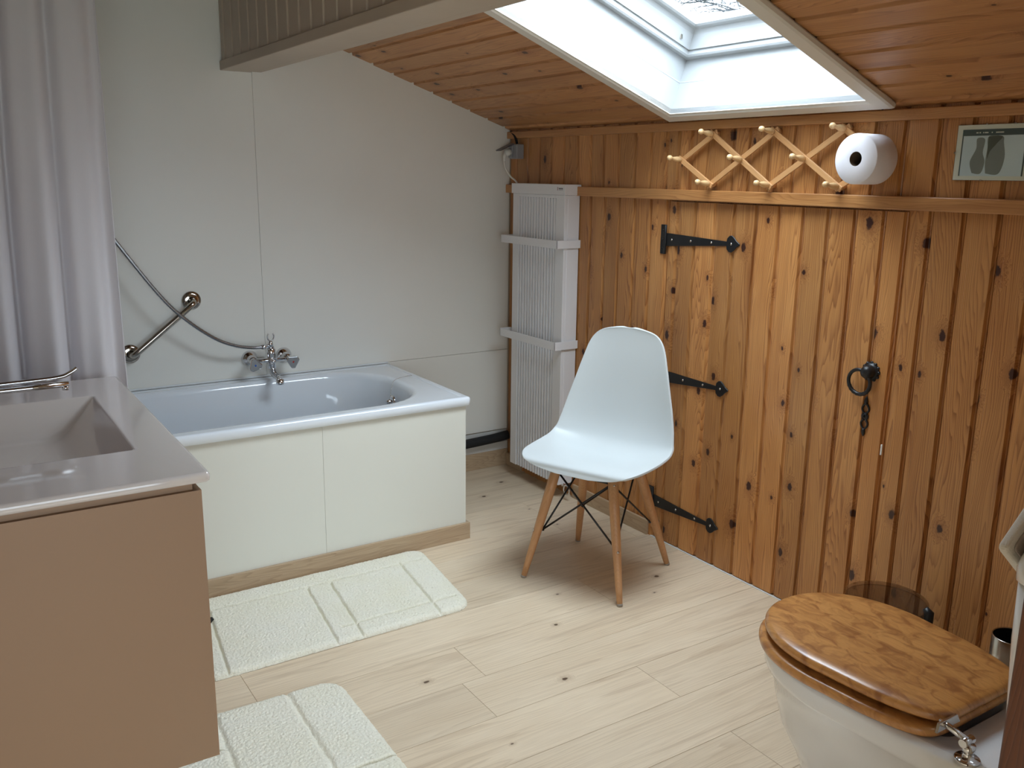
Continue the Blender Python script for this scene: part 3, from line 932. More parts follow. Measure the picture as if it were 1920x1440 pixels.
bt2 = thing('basin_tap', 'slim chrome basin tap reaching over the washbasin from the left', 'tap', (-2.575, -1.36, .85))
q = MB().lathe([(0, 0), (.026, 0), (.026, .004), (.021, .008), (.0205, .10), (.021, .118), (0, .121)], (-2.575, -1.36, .8502), (0, 0, 1), 24)
P(q, 'tap_body', M['chrome'], bt2)
q = MB().tube([(-2.56, -1.36, .9625), (-2.30, -1.36, .9635), (-2.205, -1.36, .965)], [.0125, .0115, .010], 16, flat=.75)
q.lathe([(0, 0), (.008, 0), (.0085, .010), (0, .011)], (-2.213, -1.36, .9495), (0, 0, 1), 14)
P(q, 'spout', M['chrome'], bt2)
q = MB().tube(catmull([(-2.575, -1.36, .978), (-2.45, -1.36, .979), (-2.30, -1.36, .981), (-2.225, -1.36, .984), (-2.200, -1.36, .992), (-2.182, -1.36, 1.003)], 6), .0075, 14, flat=.7)
P(q, 'lever', M['chrome'], bt2)

# small black hook on the mat next to the vanity
q = MB().prism([(-.008, 0), (.012, .0), (.024, .012), (.018, .016), (.010, .012), (.004, .034), (-.008, .046)], lambda a, b: (-1.822 + a, -.982, .021 + b), lambda a, b: (-1.822 + a, -1.0, .021 + b))
tag(q.build('black_hook', M['black'], bevel=.002), 'small black pointed hook lying on the far bath mat beside the vanity', 'hook')

# ================================================================== bath mats
def bath_mat(name, label, quad, pat, nx, ny, seed, rad=.06):
    """quad: four floor corners (near-left, near-right, far-right, far-left)"""
    A, B, C, D = [Vector(p + (0,)) for p in quad]
    W = ((B - A).length + (C - D).length) / 2; H = ((D - A).length + (C - B).length) / 2
    cen = (A + B + C + D) / 4
    top = []
    def sdf(x, y):
        dx = max(abs(x - W / 2) - (W / 2 - rad), 0); dy = max(abs(y - H / 2) - (H / 2 - rad), 0)
        if dx > 0 and dy > 0:
            return rad - math.hypot(dx, dy)
        return min(x, W - x, y, H - y)
    for j in range(ny + 1):
        for i in range(nx + 1):
            x, y_ = W * i / nx, H * j / ny
            s0 = sdf(x, y_)
            if s0 < 0:      # pull the corner vertices back on to the rounded outline
                cx = min(max(x, rad), W - rad); cy = min(max(y_, rad), H - rad)
                k = rad / max(math.hypot(x - cx, y_ - cy), 1e-6)
                x = cx + (x - cx) * k; y_ = cy + (y_ - cy) * k; s0 = 0
            wob = .0025 * noise.noise(Vector((x * 60, y_ * 60, seed)))
            a, b = x / W, y_ / H
            p = A * (1 - a) * (1 - b) + B * a * (1 - b) + C * a * b + D * (1 - a) * b
            h = .004 + .015 * (1 - math.exp(-s0 / .006)) if s0 > 0 else .0008
            g = pat(x, y_, W, H)
            pile = noise.noise(Vector((x * 130, y_ * 130, seed + 3.))) * .0022 + noise.noise(Vector((x * 320, y_ * 320, seed))) * .0012
            low = noise.noise(Vector((x * 9, y_ * 9, seed + 9))) * .0012
            h = max(.0008, h * (1 - .62 * g) + (pile + low) * (1 if s0 > .002 else 0) * (1 - .4 * g))
            q_ = p - cen
            if s0 < .004: q_ += Vector((wob, wob, 0))
            top.append((q_.x, q_.y, h))
    mb = MB()
    f = [(j * (nx + 1) + i, j * (nx + 1) + i + 1, (j + 1) * (nx + 1) + i + 1, (j + 1) * (nx + 1) + i) for j in range(ny) for i in range(nx)]
    mb.add(top, f, .5, True)
    o_ = mb.build(name, M['pile'], flip_fix=False)
    o_.location = cen
    tag(o_, label, 'bath mat', 'cream bath mats')
    return o_
def near(d_, w_=.0045): return math.exp(-(d_ / w_) ** 2)
def wig(a, k): return .004 * noise.noise(Vector((a * 25, k, 2.)))
def pat1(x, y, W, H):
    g = 0
    y = y + wig(x, 1.); x = x + wig(y, 2.)
    if .05 < x < W * .985: g = max(g, near(y - H * .80) * (1 if x < W * .96 else 0))
    if x > W * .50 and x < W * .97: g = max(g, near(y - H * .16))
    for xx_, a, b in ((.085, 0, .82), (.46, 0, .80), (.555, .0, .80), (.865, .0, .84)):
        if a * H < y < b * H: g = max(g, near(x - W * xx_))
    return g
def pat2(x, y, W, H):
    x2 = x + wig(y, 4.); y2 = y + wig(x, 5.); g = 0
    for xx_ in (.30, .70):
        g = max(g, near(x2 - W * xx_, .008) * .8)
    g = max(g, near(y2 - H * .80) * (x < W * .3)); g = max(g, near(y2 - H * .52) * (x > W * .4))
    g = max(g, near(y2 - H * .3))
    return g
bath_mat('bath_mat', 'cream tufted bath mat lying along the front of the bathtub', [(-1.925, -1.332), (-.985, -1.322), (-.918, -.787), (-1.86, -.793)], pat1, 470, 270, 1.)
bath_mat('bath_mat', 'cream tufted bath mat nearest the camera, partly under the vanity', [(-2.17, -2.42), (-1.585, -2.42), (-1.575, -1.522), (-2.10, -1.515)], pat2, 290, 450, 5., rad=.07)

# ================================================================== radiator
rd = thing('radiator', 'tall narrow white radiator with vertical fins beside the corner of the pine wall', 'radiator', (-.045, -.375, .07))
FX, RY0, RY1, RZ0, RZ1 = -.087, -.168, -.586, .07, 1.412
q = MB()
q.box((-.004, RY0, RZ0), (FX + .018, RY1, RZ1))
q.box((FX + .018, RY0, RZ0), (FX, -.222, RZ1)); q.box((FX + .018, -.520, RZ0), (FX, RY1, RZ1))
q.box((FX + .018, -.222, 1.398), (FX, -.520, RZ1))
P(q, 'housing', M['rad_white'], rd, bevel=.0015, seg=1)
q = MB().box((FX + .019, -.222, RZ0 + .004), (FX + .0178, -.520, 1.398))
P(q, 'grille_shade', M['rad_slot_shade'], rd)  # dark sheet that deepens the shade in the slots
nf = 13
for k in range(nf):
    yy = -.222 - (k + .62) * (.298 / (nf + .24))
    q = MB().box((FX + .0178, yy + .0068, RZ0 + .001), (FX + .002, yy - .0068, 1.398))
    P(q, 'fin', M['rad_white'], rd, bevel=.002, seg=2)
q = MB().box((-.002, RY0 + .007, 1.4125), (FX - .005, RY1 - .006, 1.4585))
cap = P(q, 'top_cap', M['rad_white'], rd, bevel=.0015)
q = MB(); q.box((FX - .0052, -.536, 1.432), (FX - .0056, -.5395, 1.444)); q.box((FX - .0052, -.5375, 1.4435), (FX - .0056, -.541, 1.447))
lb = P(q, 'maker_mark', M['mark_red'], cap)
q = MB()
for a in (-.546, -.5525, -.559, -.5655, -.572):
    q.box((FX - .0052, a, 1.437), (FX - .0056, a - .0048, 1.4435))
    q.box((FX - .0052, a, 1.433), (FX - .0056, a - .0045, 1.4345))
P(q, 'maker_lettering', M['mark_grey'], cap)
for z0, z1 in ((1.180, 1.216), (.722, .760)):
    q = MB()
    q.box((-.128, -.132, z0), (-.131, -.596, z1))
    q.box((-.131, -.593, z0), (-.001, -.596, z1))
    q.box((-.131, -.132, z0), (-.001, -.135, z1))
    P(q, 'towel_rail', M['rad_white'], rd, bevel=.0008, seg=1)
q = MB(); q.tube([(-.060, -.60 + .022 * math.cos(a) - .02, .052 + .022 * math.sin(a)) for a in [2 * PI * k / 24 for k in range(25)]], .004, 8, cap=False)
q.tube([(-.05, -.575, .078), (-.055, -.585, .06)], .008, 10)
P(q, 'valve_ring', M['chrome'], rd)

# black lagged pipe at the foot of the back wall
q = MB().tube(catmull([(-.66, -.030, .150), (-.35, -.030, .152), (-.12, -.030, .160), (-.03, -.032, .168), (-.014, -.034, .170)], 6), .0235, 16)
tag(q.build('insulated_pipe', M['foam']), 'black foam-lagged pipe running along the back wall between bathtub and radiator', 'pipe')

# socket, plug and cable in the corner
so = thing('wall_socket', 'grey surface-mounted wall socket with raised flap in the corner above the radiator', 'socket', (-.02, -.09, 1.60))
q = MB().box((-.0005, -.058, 1.572), (-.042, -.126, 1.640))
P(q, 'socket_box', M['plastic_grey'], so, bevel=.004)
q = MB().box((-.0425, -.060, 1.575), (-.048, -.092, 1.636))
P(q, 'socket_face', M['plastic_grey'], so, bevel=.002)
q = MB(); q.prism([(-.042, 1.638), (-.120, 1.606), (-.121, 1.611), (-.044, 1.645)], lambda a, b: (a, -.062, b), lambda a, b: (a, -.105, b))
P(q, 'flap', M['plastic_lid'], so, bevel=.001, seg=1)
pc = thing('power_cable', 'white plug and cable running from the corner socket down behind the radiator', 'cable', (-.07, -.075, 1.58))
q = MB().lathe([(0, 0), (.016, 0), (.017, .018), (.012, .030), (0, .034)], (-.0485, -.078, 1.604), (-1, 0, -.15), 16)
q.tube([(-.075, -.078, 1.602), (-.082, -.078, 1.58), (-.083, -.079, 1.56)], [.009, .008, .005], 10)
P(q, 'plug', M['plastic_white'], pc)
q = MB().tube(catmull([(-.083, -.079, 1.562), (-.082, -.088, 1.53), (-.070, -.115, 1.49), (-.055, -.150, 1.46), (-.045, -.160, 1.40)], 6), .0042, 8)
P(q, 'cord', M['plastic_white'], pc)
q = MB().tube(catmull([(-.018, -.09, 1.642), (-.022, -.085, 1.665), (-.016, -.06, 1.685), (-.014, -.03, 1.698)], 5), .006, 8)
tag(q.build('supply_cable', M['foam']), 'black cable rising from the grey corner socket to the ceiling', 'cable')

# ================================================================== chair
CO = Vector((-.42, -1.305, 0)); CF = Vector((-.919, -.395, 0)); CS = Vector((.395, -.919, 0))
chs = thing('chair', 'white plastic shell chair on splayed wooden legs with black wire bracing', 'chair', CO)
base = [(.2285, .410, .060, .0), (.2235, .420, .150, .0), (.212, .436, .198, .004), (.16, .440, .226, .014), (.08, .432, .236, .036), (0, .424, .238, .058), (-.075, .425, .236, .075), (-.135, .450, .230, .085), (-.172, .505, .220, .083), (-.195, .575, .204, .072), (-.212, .645, .184, .058), (-.228, .715, .164, .042), (-.243, .78, .142, .026), (-.25, .815, .112, .014), (-.252, .828, .068, .006), (-.2525, .8335, .018, .001)]
zs, ws, fo, so_, zo, tilt, fs_, cs_ = 1.1423, 1.0852, .0146, .0116, -.0178, -.1133, .9505, .6071
PRF = [(fs_ * r[0] + fo - tilt * max(0, r[1] - .43), r[1] * zs + zo, r[2] * ws, r[3] * cs_) for r in base]
def crv(t):
    n = len(PRF) - 1; x = min(max(t, 0), 1) * n; i = min(int(x), n - 1); u = x - i
    Q = [PRF[max(i - 1, 0)], PRF[i], PRF[i + 1], PRF[min(i + 2, n)]]
    return [.5 * ((2 * b) + (-a + c) * u + (2 * a - 5 * b + 4 * c - d) * u * u + (-a + 3 * b - 3 * c + d) * u ** 3) for a, b, c, d in zip(*Q)]
def cw(f, s, z): return CF * f + CS * s + Vector((0, 0, z))
shl = MB(); NT, NS = 64, 36
sv = []
for i in range(NT + 1):
    # ease towards both ends so the rounded corners are well sampled
    t = .5 - .5 * math.cos(PI * i / NT); t = .35 * t + .65 * i / NT
    f, z, wd, c = crv(t)
    a, b = crv(t - .002), crv(t + .002)
    tx, tz = b[0] - a[0], b[1] - a[1]; l = math.hypot(tx, tz); tx /= l; tz /= l
    for j in range(NS + 1):
        s_ = -1 + 2 * j / NS
        k = c * abs(s_) ** 2.6
        sv.append(cw(f + tz * k, wd * s_ + so_, z - tx * k))
shl.add(sv, [(i * (NS + 1) + j, i * (NS + 1) + j + 1, (i + 1) * (NS + 1) + j + 1, (i + 1) * (NS + 1) + j) for i in range(NT) for j in range(NS)], .5, True)
shell = shl.build('seat_shell', M['shell'], chs, flip_fix=False)
sd = shell.modifiers.new('thick', 'SOLIDIFY'); sd.thickness = .008; sd.offset = -1
bvm = shell.modifiers.new('round', 'BEVEL'); bvm.width = .0025; bvm.segments = 2; bvm.limit_method = 'ANGLE'; bvm.angle_limit = math.radians(50)
feet = [(.212, -.195), (.212, .215), (-.211, .205), (-.212, -.200)]
tops = [(.130, -.105), (.130, .125), (-.085, .115), (-.085, -.105)]
ZT = .445
for (fa, sa_), (ta, tb_) in zip(feet, tops):
    A = cw(fa, sa_, .006); B = cw(ta, tb_, ZT)
    d_ = (B - A)
    q = MB().tube([A, A + d_ * .12, A + d_ * .45, A + d_ * .75, A + d_], [.0105, .0125, .0165, .019, .0185], 18)
    lg = q.build('leg', M['beech'], chs)
    ft = MB().lathe([(0, -.006), (.0105, -.006), (.0112, -.001), (.0108, .003), (0, .0032)], A, d_, 14)
    ft.build('foot_cap', M['rubber'], lg)
    for zz in (.94, .42):
        p_ = A + d_ * zz
        outd = Vector((p_.x, p_.y, 0)).normalized()
        MB().lathe([(0, 0), (.0055, 0), (.005, .002), (.001, .003)], p_ + outd * .0168, outd, 10).build('bolt', M['steel'], lg)
wr_ = MB()
def legp(i, t):
    A = cw(*feet[i], .006); B = cw(*tops[i], ZT); return A + (B - A) * t
inn = lambda p, k=.92: Vector((p.x * k, p.y * k, p.z))
for i in range(4):
    j = (i + 1) % 4
    lo, hi = .42, .93
    a0, a1 = inn(legp(i, lo)), inn(legp(j, hi)); b0, b1 = inn(legp(j, lo)), inn(legp(i, hi))
    wr_.tube([a0, a1], .0036, 8); wr_.tube([b0, b1], .0036, 8)
    wr_.tube([inn(legp(i, lo), .90), inn(legp(i, lo), .985)], .006, 8)
    wr_.tube([inn(legp(i, hi), .90), inn(legp(i, hi), .985)], .006, 8)
for i in range(4):
    wr_.tube([inn(legp(i, .93)), inn(legp((i + 1) % 4, .93))], .0036, 8)
wr_.tube([inn(legp(0, .93)), inn(legp(2, .93))], .0036, 8)
wr_.tube([inn(legp(1, .93)), inn(legp(3, .93))], .0036, 8)
wr_.build('wire_brace', M['wire'], chs)
for i in range(4):
    mt_ = MB()
    p_ = inn(legp(i, .95)); mt_.lathe([(.013, 0), (.013, .035)], (p_.x * .9, p_.y * .9, .425), (0, 0, 1), 12)
    mt_.box((p_.x * .9 - .012, p_.y * .9 - .012, .425), (p_.x * .9 + .012, p_.y * .9 + .012, .445))
    mt_.build('shell_mount', M['wire'], chs)

# ================================================================== peg rack
rk = thing('peg_rack', 'wooden accordion peg rack on the pine wall above the low door', 'coat rack', (-.02, -1.68, 1.56))
Zt, Zm, Zb = 1.650, 1.560, 1.474
tops_y = [1.405, 1.688, 1.972]; mids_y = [1.248, 1.552, 1.826, 2.110]; bots_y = [1.402, 1.682, 1.965]
def slat(p, q, x0, x1):
    p = Vector((0, -p[0], p[1])); q = Vector((0, -q[0], q[1]))
    d_ = (q - p).normalized(); s_ = Vector((0, -d_.z, d_.y)) * .0095
    p = p - d_ * .017; q = q + d_ * .017
    mb = MB()
    v = [(x0,) + tuple((p + s_))[1:], (x0,) + tuple((p - s_))[1:], (x0,) + tuple((q - s_))[1:], (x0,) + tuple((q + s_))[1:]]
    v += [(x1,) + c[1:] for c in v]
    L = (q - p).length
    F = [(0, 1, 2, 3), (4, 7, 6, 5), (0, 4, 5, 1), (1, 5, 6, 2), (2, 6, 7, 3), (3, 7, 4, 0)]
    oo = R.uniform(0, 20)
    uvs = {0: (0, 0), 1: (.02, 0), 2: (.02, L), 3: (0, L), 4: (.01, 0), 5: (.03, 0), 6: (.03, L), 7: (.01, L)}
    mb.add(v, F, R.random(), False, [[(uvs[i][0] + oo, uvs[i][1] + oo) for i in f_] for f_ in F])
    P(mb, 'slat', M['rack_wood'], rk, bevel=.001, seg=1)
fx0, fx1, bx0, bx1 = -.026, -.033, -.018, -.0255
slat((mids_y[0], Zm), (bots_y[0], Zb), fx0, fx1)
slat((tops_y[0], Zt), (bots_y[1], Zb), fx0, fx1)
slat((tops_y[1], Zt), (bots_y[2], Zb), fx0, fx1)
slat((tops_y[2], Zt), (mids_y[3], Zm), fx0, fx1)
slat((mids_y[0], Zm), (tops_y[0], Zt), bx0, bx1)
slat((bots_y[0], Zb), (tops_y[1], Zt), bx0, bx1)
slat((bots_y[1], Zb), (tops_y[2], Zt), bx0, bx1)
slat((bots_y[2], Zb), (mids_y[3], Zm), bx0, bx1)
nodes = [(y_, Zt) for y_ in tops_y] + [(y_, Zm) for y_ in mids_y] + [(y_, Zb) for y_ in bots_y]
for (yy, zz) in nodes:
    q = MB().lathe([(0, 0), (.0085, 0), (.0085, .004), (.0105, .010), (.0098, .022), (.0062, .038), (.0058, .045), (.0088, .050), (.0100, .056), (.0085, .062), (.003, .066), (0, .0665)], (-.0332, -yy, zz), (-1, 0, .12), 16)
    P(q, 'peg', M['peg_wood'], rk)
for (yy, zz) in [(y_, Zt) for y_ in tops_y] + [(y_, Zb) for y_ in bots_y]:
    q = MB().lathe([(0, 0), (.012, 0), (.012, .016), (0, .0165)], (-.0012, -yy, zz), (-1, 0, 0), 14)
    P(q, 'spacer', M['rack_wood'], rk)

# toilet roll hung on the last peg
trl = thing('toilet_roll', 'large white toilet roll hanging on the right end of the peg rack', 'toilet roll', (-.085, -2.105, 1.558))
RC = Vector((-.040, -2.103, 1.556)); RL, RO, RI = .098, .0735, .021
q = MB().lathe([(RI, 0), (RO - .002, 0), (RO, .003), (RO, RL - .003), (RO - .002, RL), (RI, RL)], RC, (-1, 0, 0), 64)
P(q, 'paper', M['paper'], trl)
q = MB().lathe([(RI, RL - .001), (RI, .0), (RI + .0008, .0), ], RC, (-1, 0, 0), 32)
P(q, 'cardboard_core', M['card'], trl, flip_fix=False)

# ================================================================== clip-frame picture
pf_ = thing('picture_frame', 'frameless clip picture of grey rounded shapes before pale water, on the pine wall at right', 'picture', (-.012, -2.45, 1.57))
PY0, PY1, PZ0, PZ1 = -2.333, -2.545, 1.4985, 1.648
P(MB().box((-.0005, PY0, PZ0), (-.0075, PY1, PZ1)), 'backing_board', M['mark_grey'], pf_)
pm = simple('print_mount', (224, 222, 212), .6); pdk = simple('print_dark_band', (74, 88, 90), .6)
psea = simple('print_pale_water', (206, 218, 226), .6, var=.2); pgr = simple('print_grey_shape', (132, 136, 134), .6, var=.12); pdk2 = simple('print_dark_shape', (84, 88, 80), .6)
P(MB().box((-.0076, PY0 - .001, PZ0 + .001), (-.0081, PY1 + .001, PZ1 - .001)), 'mount', pm, pf_)
P(MB().box((-.0082, PY0 - .016, PZ0 + .012), (-.0085, PY1 + .016, PZ1 - .013)), 'dark_border', pdk, pf_)
P(MB().box((-.0086, PY0 - .020, PZ0 + .012), (-.0088, PY1 + .020, PZ1 - .030)), 'water', psea, pf_)
def blob(pts, mt, x=-.0092, nm='grey_shape'):
    c = catmull([(0, a, b) for a, b in pts + [pts[0]]], 5)[:-1]
    mb = MB().prism([(p.y, p.z) for p in c], lambda a, b: (-.0088, PY0 - a, PZ0 + b), lambda a, b: (x, PY0 - a, PZ0 + b))
    P(mb, nm, mt, pf_)
blob([(.055, .020), (.080, .019), (.088, .050), (.080, .075), (.082, .110), (.060, .112), (.060, .085), (.046, .050)], pgr)
blob([(.094, .019), (.130, .018), (.142, .060), (.135, .100), (.130, .117), (.092, .117), (.092, .085), (.090, .050)], pgr, -.0093)
blob([(.092, .117), (.130, .117), (.118, .100), (.100, .078), (.094, .060)], pdk2, -.0096, 'dark_shape')
q = MB()
for k, (a, wl_) in enumerate(((.055, .006), (.064, .004), (.074, .003), (.079, .010), (.098, .003), (.110, .022))):
    q.box((-.0086, PY0 - a, PZ1 - .0235), (-.0089, PY0 - a - wl_, PZ1 - .0205))
P(q, 'print_lettering', pm, pf_)
P(MB().box((-.0100, PY0, PZ0), (-.0115, PY1, PZ1)), 'cover_glass', M['clear'], pf_)
for (yy, zz, a, b) in ((PY0 - .085, PZ1, .006, .004), (PY1 + .05, PZ1, .006, .004), (PY0 - .085, PZ0, .006, .004), (PY0, (PZ0 + PZ1) / 2, .004, .006)):
    P(MB().box((-.0005, yy - a / 2, zz - b / 2), (-.0135, yy + a / 2, zz + b / 2)), 'clip', M['chrome'], pf_, bevel=.0006, seg=1)

# ================================================================== toilet
TCX = -.728
to = thing('toilet', 'white toilet with a honey-brown wooden seat and lid, cistern against the front wall', 'toilet', (TCX, -2.78, 0))
def oval(w_, yf, yb, z, yw=None, n=96, back=.74, cx=TCX, sq=2.15):
    """egg outline: half-width w_ at yw, front at yf, squared back at yb"""
    yw = yw if yw is not None else yf - (yf - yb) * .45
    pts = []
    for k in range(n):
        a = 2 * PI * k / n
        if a > PI:      # crowd the samples at the squared back corners
            q0 = (a - PI) / PI * 2; a = PI + PI / 2 * ((q0 * .5 + .5 * (.5 - .5 * math.cos(PI * min(q0, 1)))) if q0 <= 1 else 2 - ((2 - q0) * .5 + .5 * (.5 - .5 * math.cos(PI * (2 - q0)))))
        c, s_ = math.cos(a), math.sin(a)
        if s_ >= 0:
            yy = yw + (yf - yw) * abs(s_) ** (2 / sq); ww = w_ * math.copysign(abs(c) ** (2 / sq), c)
        else:
            t = abs(s_) ** (2 / 9.); yy = yw - (yw - yb) * t
            ww = math.copysign(abs(c) ** (2 / 9.), c) * (w_ * (1 - (1 - back) * t * t))
        pts.append((cx + ww, yy, z))
    return pts
lid = MB()
LF, LB, LW = -2.462, -2.992, .200
def lr(g, z): return oval(LW - g, LF - g, LB + g, z, yw=-2.70, back=.76)
lid.loft([lr(.012, .4355), lr(.003, .4375), lr(0, .442), lr(0, .451), lr(.003, .456), lr(.010, .4595), lr(.035, .4605), lr(.10, .461)], cap0=True, cap1=True)
def wood_uv(o_, ang=0.0):
    uvl = o_.data.uv_layers[0]
    for p in o_.data.polygons:
        for li in p.loop_indices:
            c = o_.data.vertices[o_.data.loops[li].vertex_index].co
            st_ = int((c.x + 5) / .075)
            uvl.data[li].uv = (c.x + c.z * .5 + 3.1, c.y + 1.7)
lo_ = P(lid, 'lid', M['seat_wood'], to); wood_uv(lo_)
st_ = MB()
def sr(g, z): return oval(LW + .012 - g, LF + .012 - g, LB + .012 + g, z, yw=-2.70, back=.80)
st_.loft([sr(.010, .3985), sr(.002, .4015), sr(0, .407), sr(0, .415), sr(.003, .420), sr(.012, .4235), sr(.055, .424), sr(.06, .421), sr(.06, .402), sr(.055, .3985)])
so2 = P(st_, 'seat', M['seat_wood'], to); wood_uv(so2)
for sx_, sy_ in ((-.13, -2.60), (.13, -2.60), (-.13, -2.9), (.13, -2.9)):
    P(MB().lathe([(0, 0), (.011, 0), (.011, .0118), (0, .012)], (TCX + sx_, sy_, .4237), (0, 0, 1), 12), 'buffer', M['plastic_white'], to)
bw = MB()
def br(w_, yf, yb, z, back=.85): return oval(w_, yf, yb, z, yw=yf - .26 if z > .2 else yf - .17, back=back)
bw.loft([br(.175, -2.485, -3.10, .300 + .0965), br(.192, -2.464, -3.10, .392), br(.196, -2.460, -3.10, .382), br(.194, -2.462, -3.10, .352), br(.190, -2.467, -3.10, .338), br(.178, -2.480, -3.10, .330),
         br(.170, -2.490, -3.08, .27), br(.148, -2.520, -3.05, .20), br(.122, -2.555, -3.02, .13), br(.108, -2.575, -3.0, .08), br(.106, -2.572, -3.0, .05), br(.114, -2.560, -3.0, .012), br(.114, -2.560, -3.0, .0)], cap1=True)
bw.loft([br(.175, -2.485, -3.10, .3965), br(.15, -2.51, -2.99, .397), br(.145, -2.515, -2.98, .385), br(.12, -2.56, -2.92, .30), br(.07, -2.65, -2.85, .20)], cap1=True)
P(bw, 'bowl', M['ceramic'], to, flip_fix=True)
for sx_ in (-1, 1):
    hx = TCX + sx_ * .148
    q = MB()
    q.lathe([(0, 0), (.024, 0), (.025, .003), (.022, .006), (.012, .008), (.010, .018), (.013, .022), (.012, .034), (0, .036)], (hx, -3.045, .3955), (0, 0, 1), 24)
    q.tube([(hx - .016, -3.04, .434), (hx + .016, -3.04, .434)], .0085, 14)
    q.tube([(hx, -3.04, .436), (hx - .006, -3.010, .447), (hx - .008, -2.985, .452)], [.0075, .0068, .0055], 12)
    P(q, 'hinge', M['chrome'], to)
    q = MB().prism([(-.035, 0), (.045, 0), (.032, .020), (-.03, .020)], lambda a, b, hx=hx: (hx + a, -2.9925, .4385 + b), lambda a, b, hx=hx: (hx + a, -2.9985, .4385 + b))
    P(q, 'hinge_plate', M['steel'], to, bevel=.001, seg=1)
ct = MB()
def cr_(g, z, gt=0): return rrect(-.93 + g, -.526 - g, -3.305, -3.100 - g * .8, [.01, .035, .035, .01], 6, z)
ct.loft([cr_(.03, .385), cr_(.022, .42), cr_(.012, .55), (cr_(.004, .70)), cr_(.002, .808)], cap0=True, cap1=True)
P(ct, 'cistern', M['ceramic'], to)
cl_ = MB(); cl_.loft([cr_(.002, .8085), cr_(-.002, .813), cr_(-.003, .836), cr_(.004, .862), cr_(.020, .886), cr_(.045, .899), cr_(.09, .904)], cap0=True, cap1=True)
P(cl_, 'cistern_lid', M['ceramic'], to)
P(MB().lathe([(0, 0), (.022, 0), (.021, .006), (.010, .010), (0, .011)], (TCX, -3.2, .905), (0, 0, 1), 20), 'flush_button', M['chrome'], to)

# folded cloth standing on the cistern lid
def ray(px, py, d_):
    v = r2 * ((px - 960) / 1692.6) + d2 * ((py - 720) / 1692.6) + fwd
    return CAM + v * d_
def diamond(hw, hh, y0, y1, cx=-.798, cz=.866):
    pts = rrect(-1, 1, -1, 1, .16, 5)
    out = []
    for (a, b_, _) in pts:
        u_, v_ = (a - b_) / 2, (a + b_) / 2
        out.append((cx + u_ * hw, cz + v_ * hh))
    return MB().prism(out, lambda a, b_: (a, y0, b_), lambda a, b_: (a, y1, b_))
tw = thing('folded_cloth', 'folded white cloth hung cornerwise against the front of the toilet cistern', 'cloth', (-.80, -3.085, .866))
P(diamond(.142, .118, -3.092, -3.074), 'outer_fold', M['towel'], tw, bevel=.006, seg=3)
P(diamond(.120, .098, -3.096, -3.0915), 'shaded_inner_fold', M['towel_shade'], tw, bevel=.0015, seg=2)  # back of the cloth, its shade painted as a darker colour

# smoked bin and steel holder beside the toilet
bn = thing('waste_bin', 'round smoked transparent waste bin with a black hinge by the pine wall', 'bin', (-.215, -2.41, 0))
q = MB().lathe([(0, .002), (.100, .002), (.104, .006), (.113, .285), (.1135, .290), (.1115, .290), (.1105, .284), (.101, .010), (0, .008)], (-.215, -2.41, 0), (0, 0, 1), 48)
P(q, 'bin_body', M['smoke'], bn)
q = MB().lathe([(.1165, .284), (.1175, .292), (.1165, .299), (.10, .303), (.0, .305)], (-.215, -2.41, 0), (0, 0, 1), 48)
P(q, 'bin_lid', M['smoke'], bn)
hd = Vector((.027, -.131, 0)).normalized(); hp_ = Vector((-.215, -2.41, 0)) + hd * .125
q = MB().tube([hp_ + Vector((0, 0, .215)), hp_ + Vector((0, 0, .25)), hp_ + Vector((0, 0, .296)), hp_ - hd * .012 + Vector((0, 0, .309))], [.008, .013, .014, .008], 10)
P(q, 'bin_hinge', M['black'], bn)
br_ = thing('brush_holder', 'open cylindrical chrome holder between toilet cistern and pine wall', 'holder', (-.245, -2.795, 0))
q = MB().lathe([(0, .001), (.050, .001), (.050, .362), (.0485, .364), (.047, .362)], (-.245, -2.795, 0), (0, 0, 1), 40)
P(q, 'outer_cylinder', M['steel'], br_)
q = MB().lathe([(.0468, .361), (.0465, .02), (0, .019)], (-.245, -2.795, 0), (0, 0, 1), 40)
P(q, 'inner_sleeve', M['bin_black'], br_)

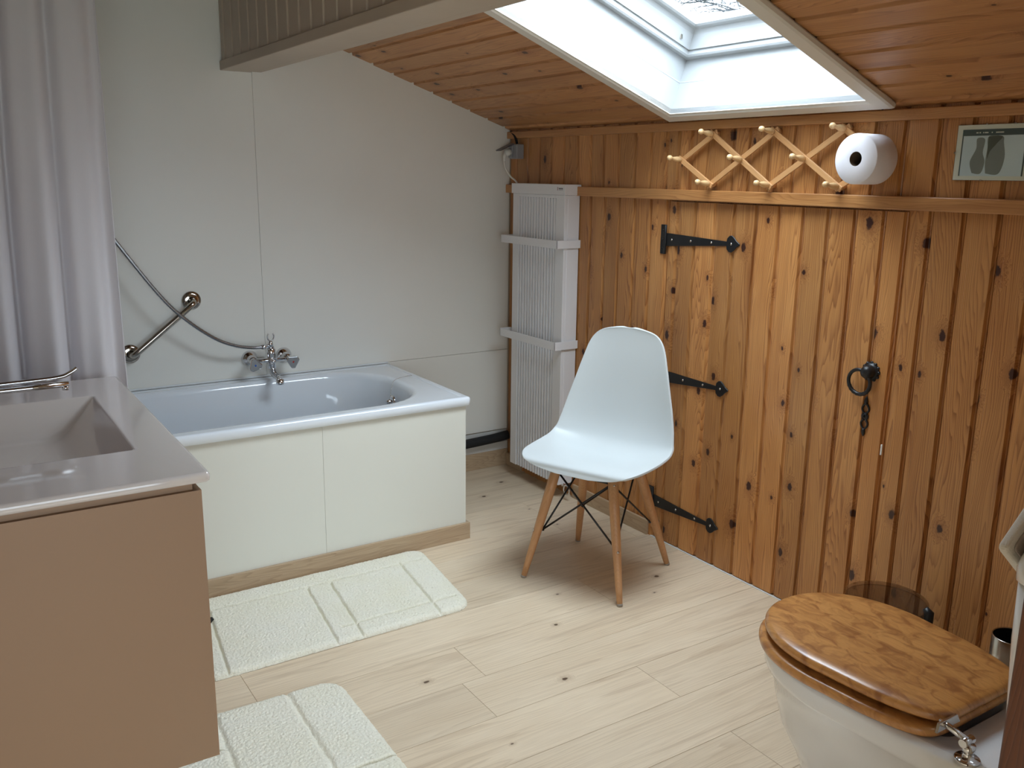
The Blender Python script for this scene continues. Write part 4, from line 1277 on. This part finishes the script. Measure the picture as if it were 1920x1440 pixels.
# ================================================================== bare trees outside
def tree(name, label, base, trunk, size, seed, depth=5, r0=.09, boughs=7):
    rr = random.Random(seed)
    mb = MB()
    def grow(p, d_, L, r_, lev):
        nseg = 3
        pts = [p]; q_ = p.copy(); dd_ = d_.copy()
        for _ in range(nseg):
            dd_ = (dd_ + Vector((rr.uniform(-1, 1), rr.uniform(-1, 1), rr.uniform(-.6, .6))) * .2).normalized()
            q_ = q_ + dd_ * (L / nseg); pts.append(q_)
        mb.tube(pts, [r_ * (1 - .3 * k / nseg) for k in range(nseg + 1)], 5 if lev < 2 else 3, cap=False)
        if lev >= depth: return
        for k in range(3):
            a = rr.uniform(0, 2 * PI)
            side = Vector((math.cos(a), math.sin(a), rr.uniform(-.5, .6)))
            nd = (dd_ + side * rr.uniform(.5, .95)).normalized()
            grow(pts[(-1, -1, -2)[k]], nd, L * rr.uniform(.62, .80), r_ * .64, lev + 1)
    mb.tube([(0, 0, 0), (.03, .02, trunk * .5), (0, 0, trunk)], [r0 * 1.5, r0 * 1.2, r0], 8, cap=False)
    for k in range(boughs):
        a = 2 * PI * k / boughs + rr.uniform(-.3, .3)
        z = rr.uniform(-.15, 1.1)
        grow(Vector((0, 0, trunk - rr.uniform(0, .3))), Vector((math.cos(a), math.sin(a), z)).normalized(), size * .36, r0 * .55, 0)
    o_ = mb.build(name, M['bark'], flip_fix=False)
    o_.location = base
    tag(o_, label, 'tree')
    return o_
def outdir(px, py, dist):
    p = ray(px, py, 1.0) - CAM
    return CAM + p.normalized() * dist
c_ = outdir(1520, -40, 14.0)
tree('bare_tree', 'large bare winter tree seen through the right side of the skylight', (c_.x, c_.y, -3.0), c_.z + 3.0 - .6, 2.5, 11, depth=6, r0=.10, boughs=10)
c_ = outdir(1312, 90, 19.0)
tree('bare_tree', 'small bare treetop low at the left corner of the skylight glass', (c_.x, c_.y, -3.0), c_.z + 3.0 - .5, 1.3, 5, depth=5, r0=.05, boughs=8)
o = MB().box((-20, -20, -3.05), (60, 60, -3.0)).build('ground', simple('grass_ground', (96, 104, 80), .95)); o['kind'] = 'structure'

for o in bpy.data.objects:
    if '_off' in o: del o['_off']
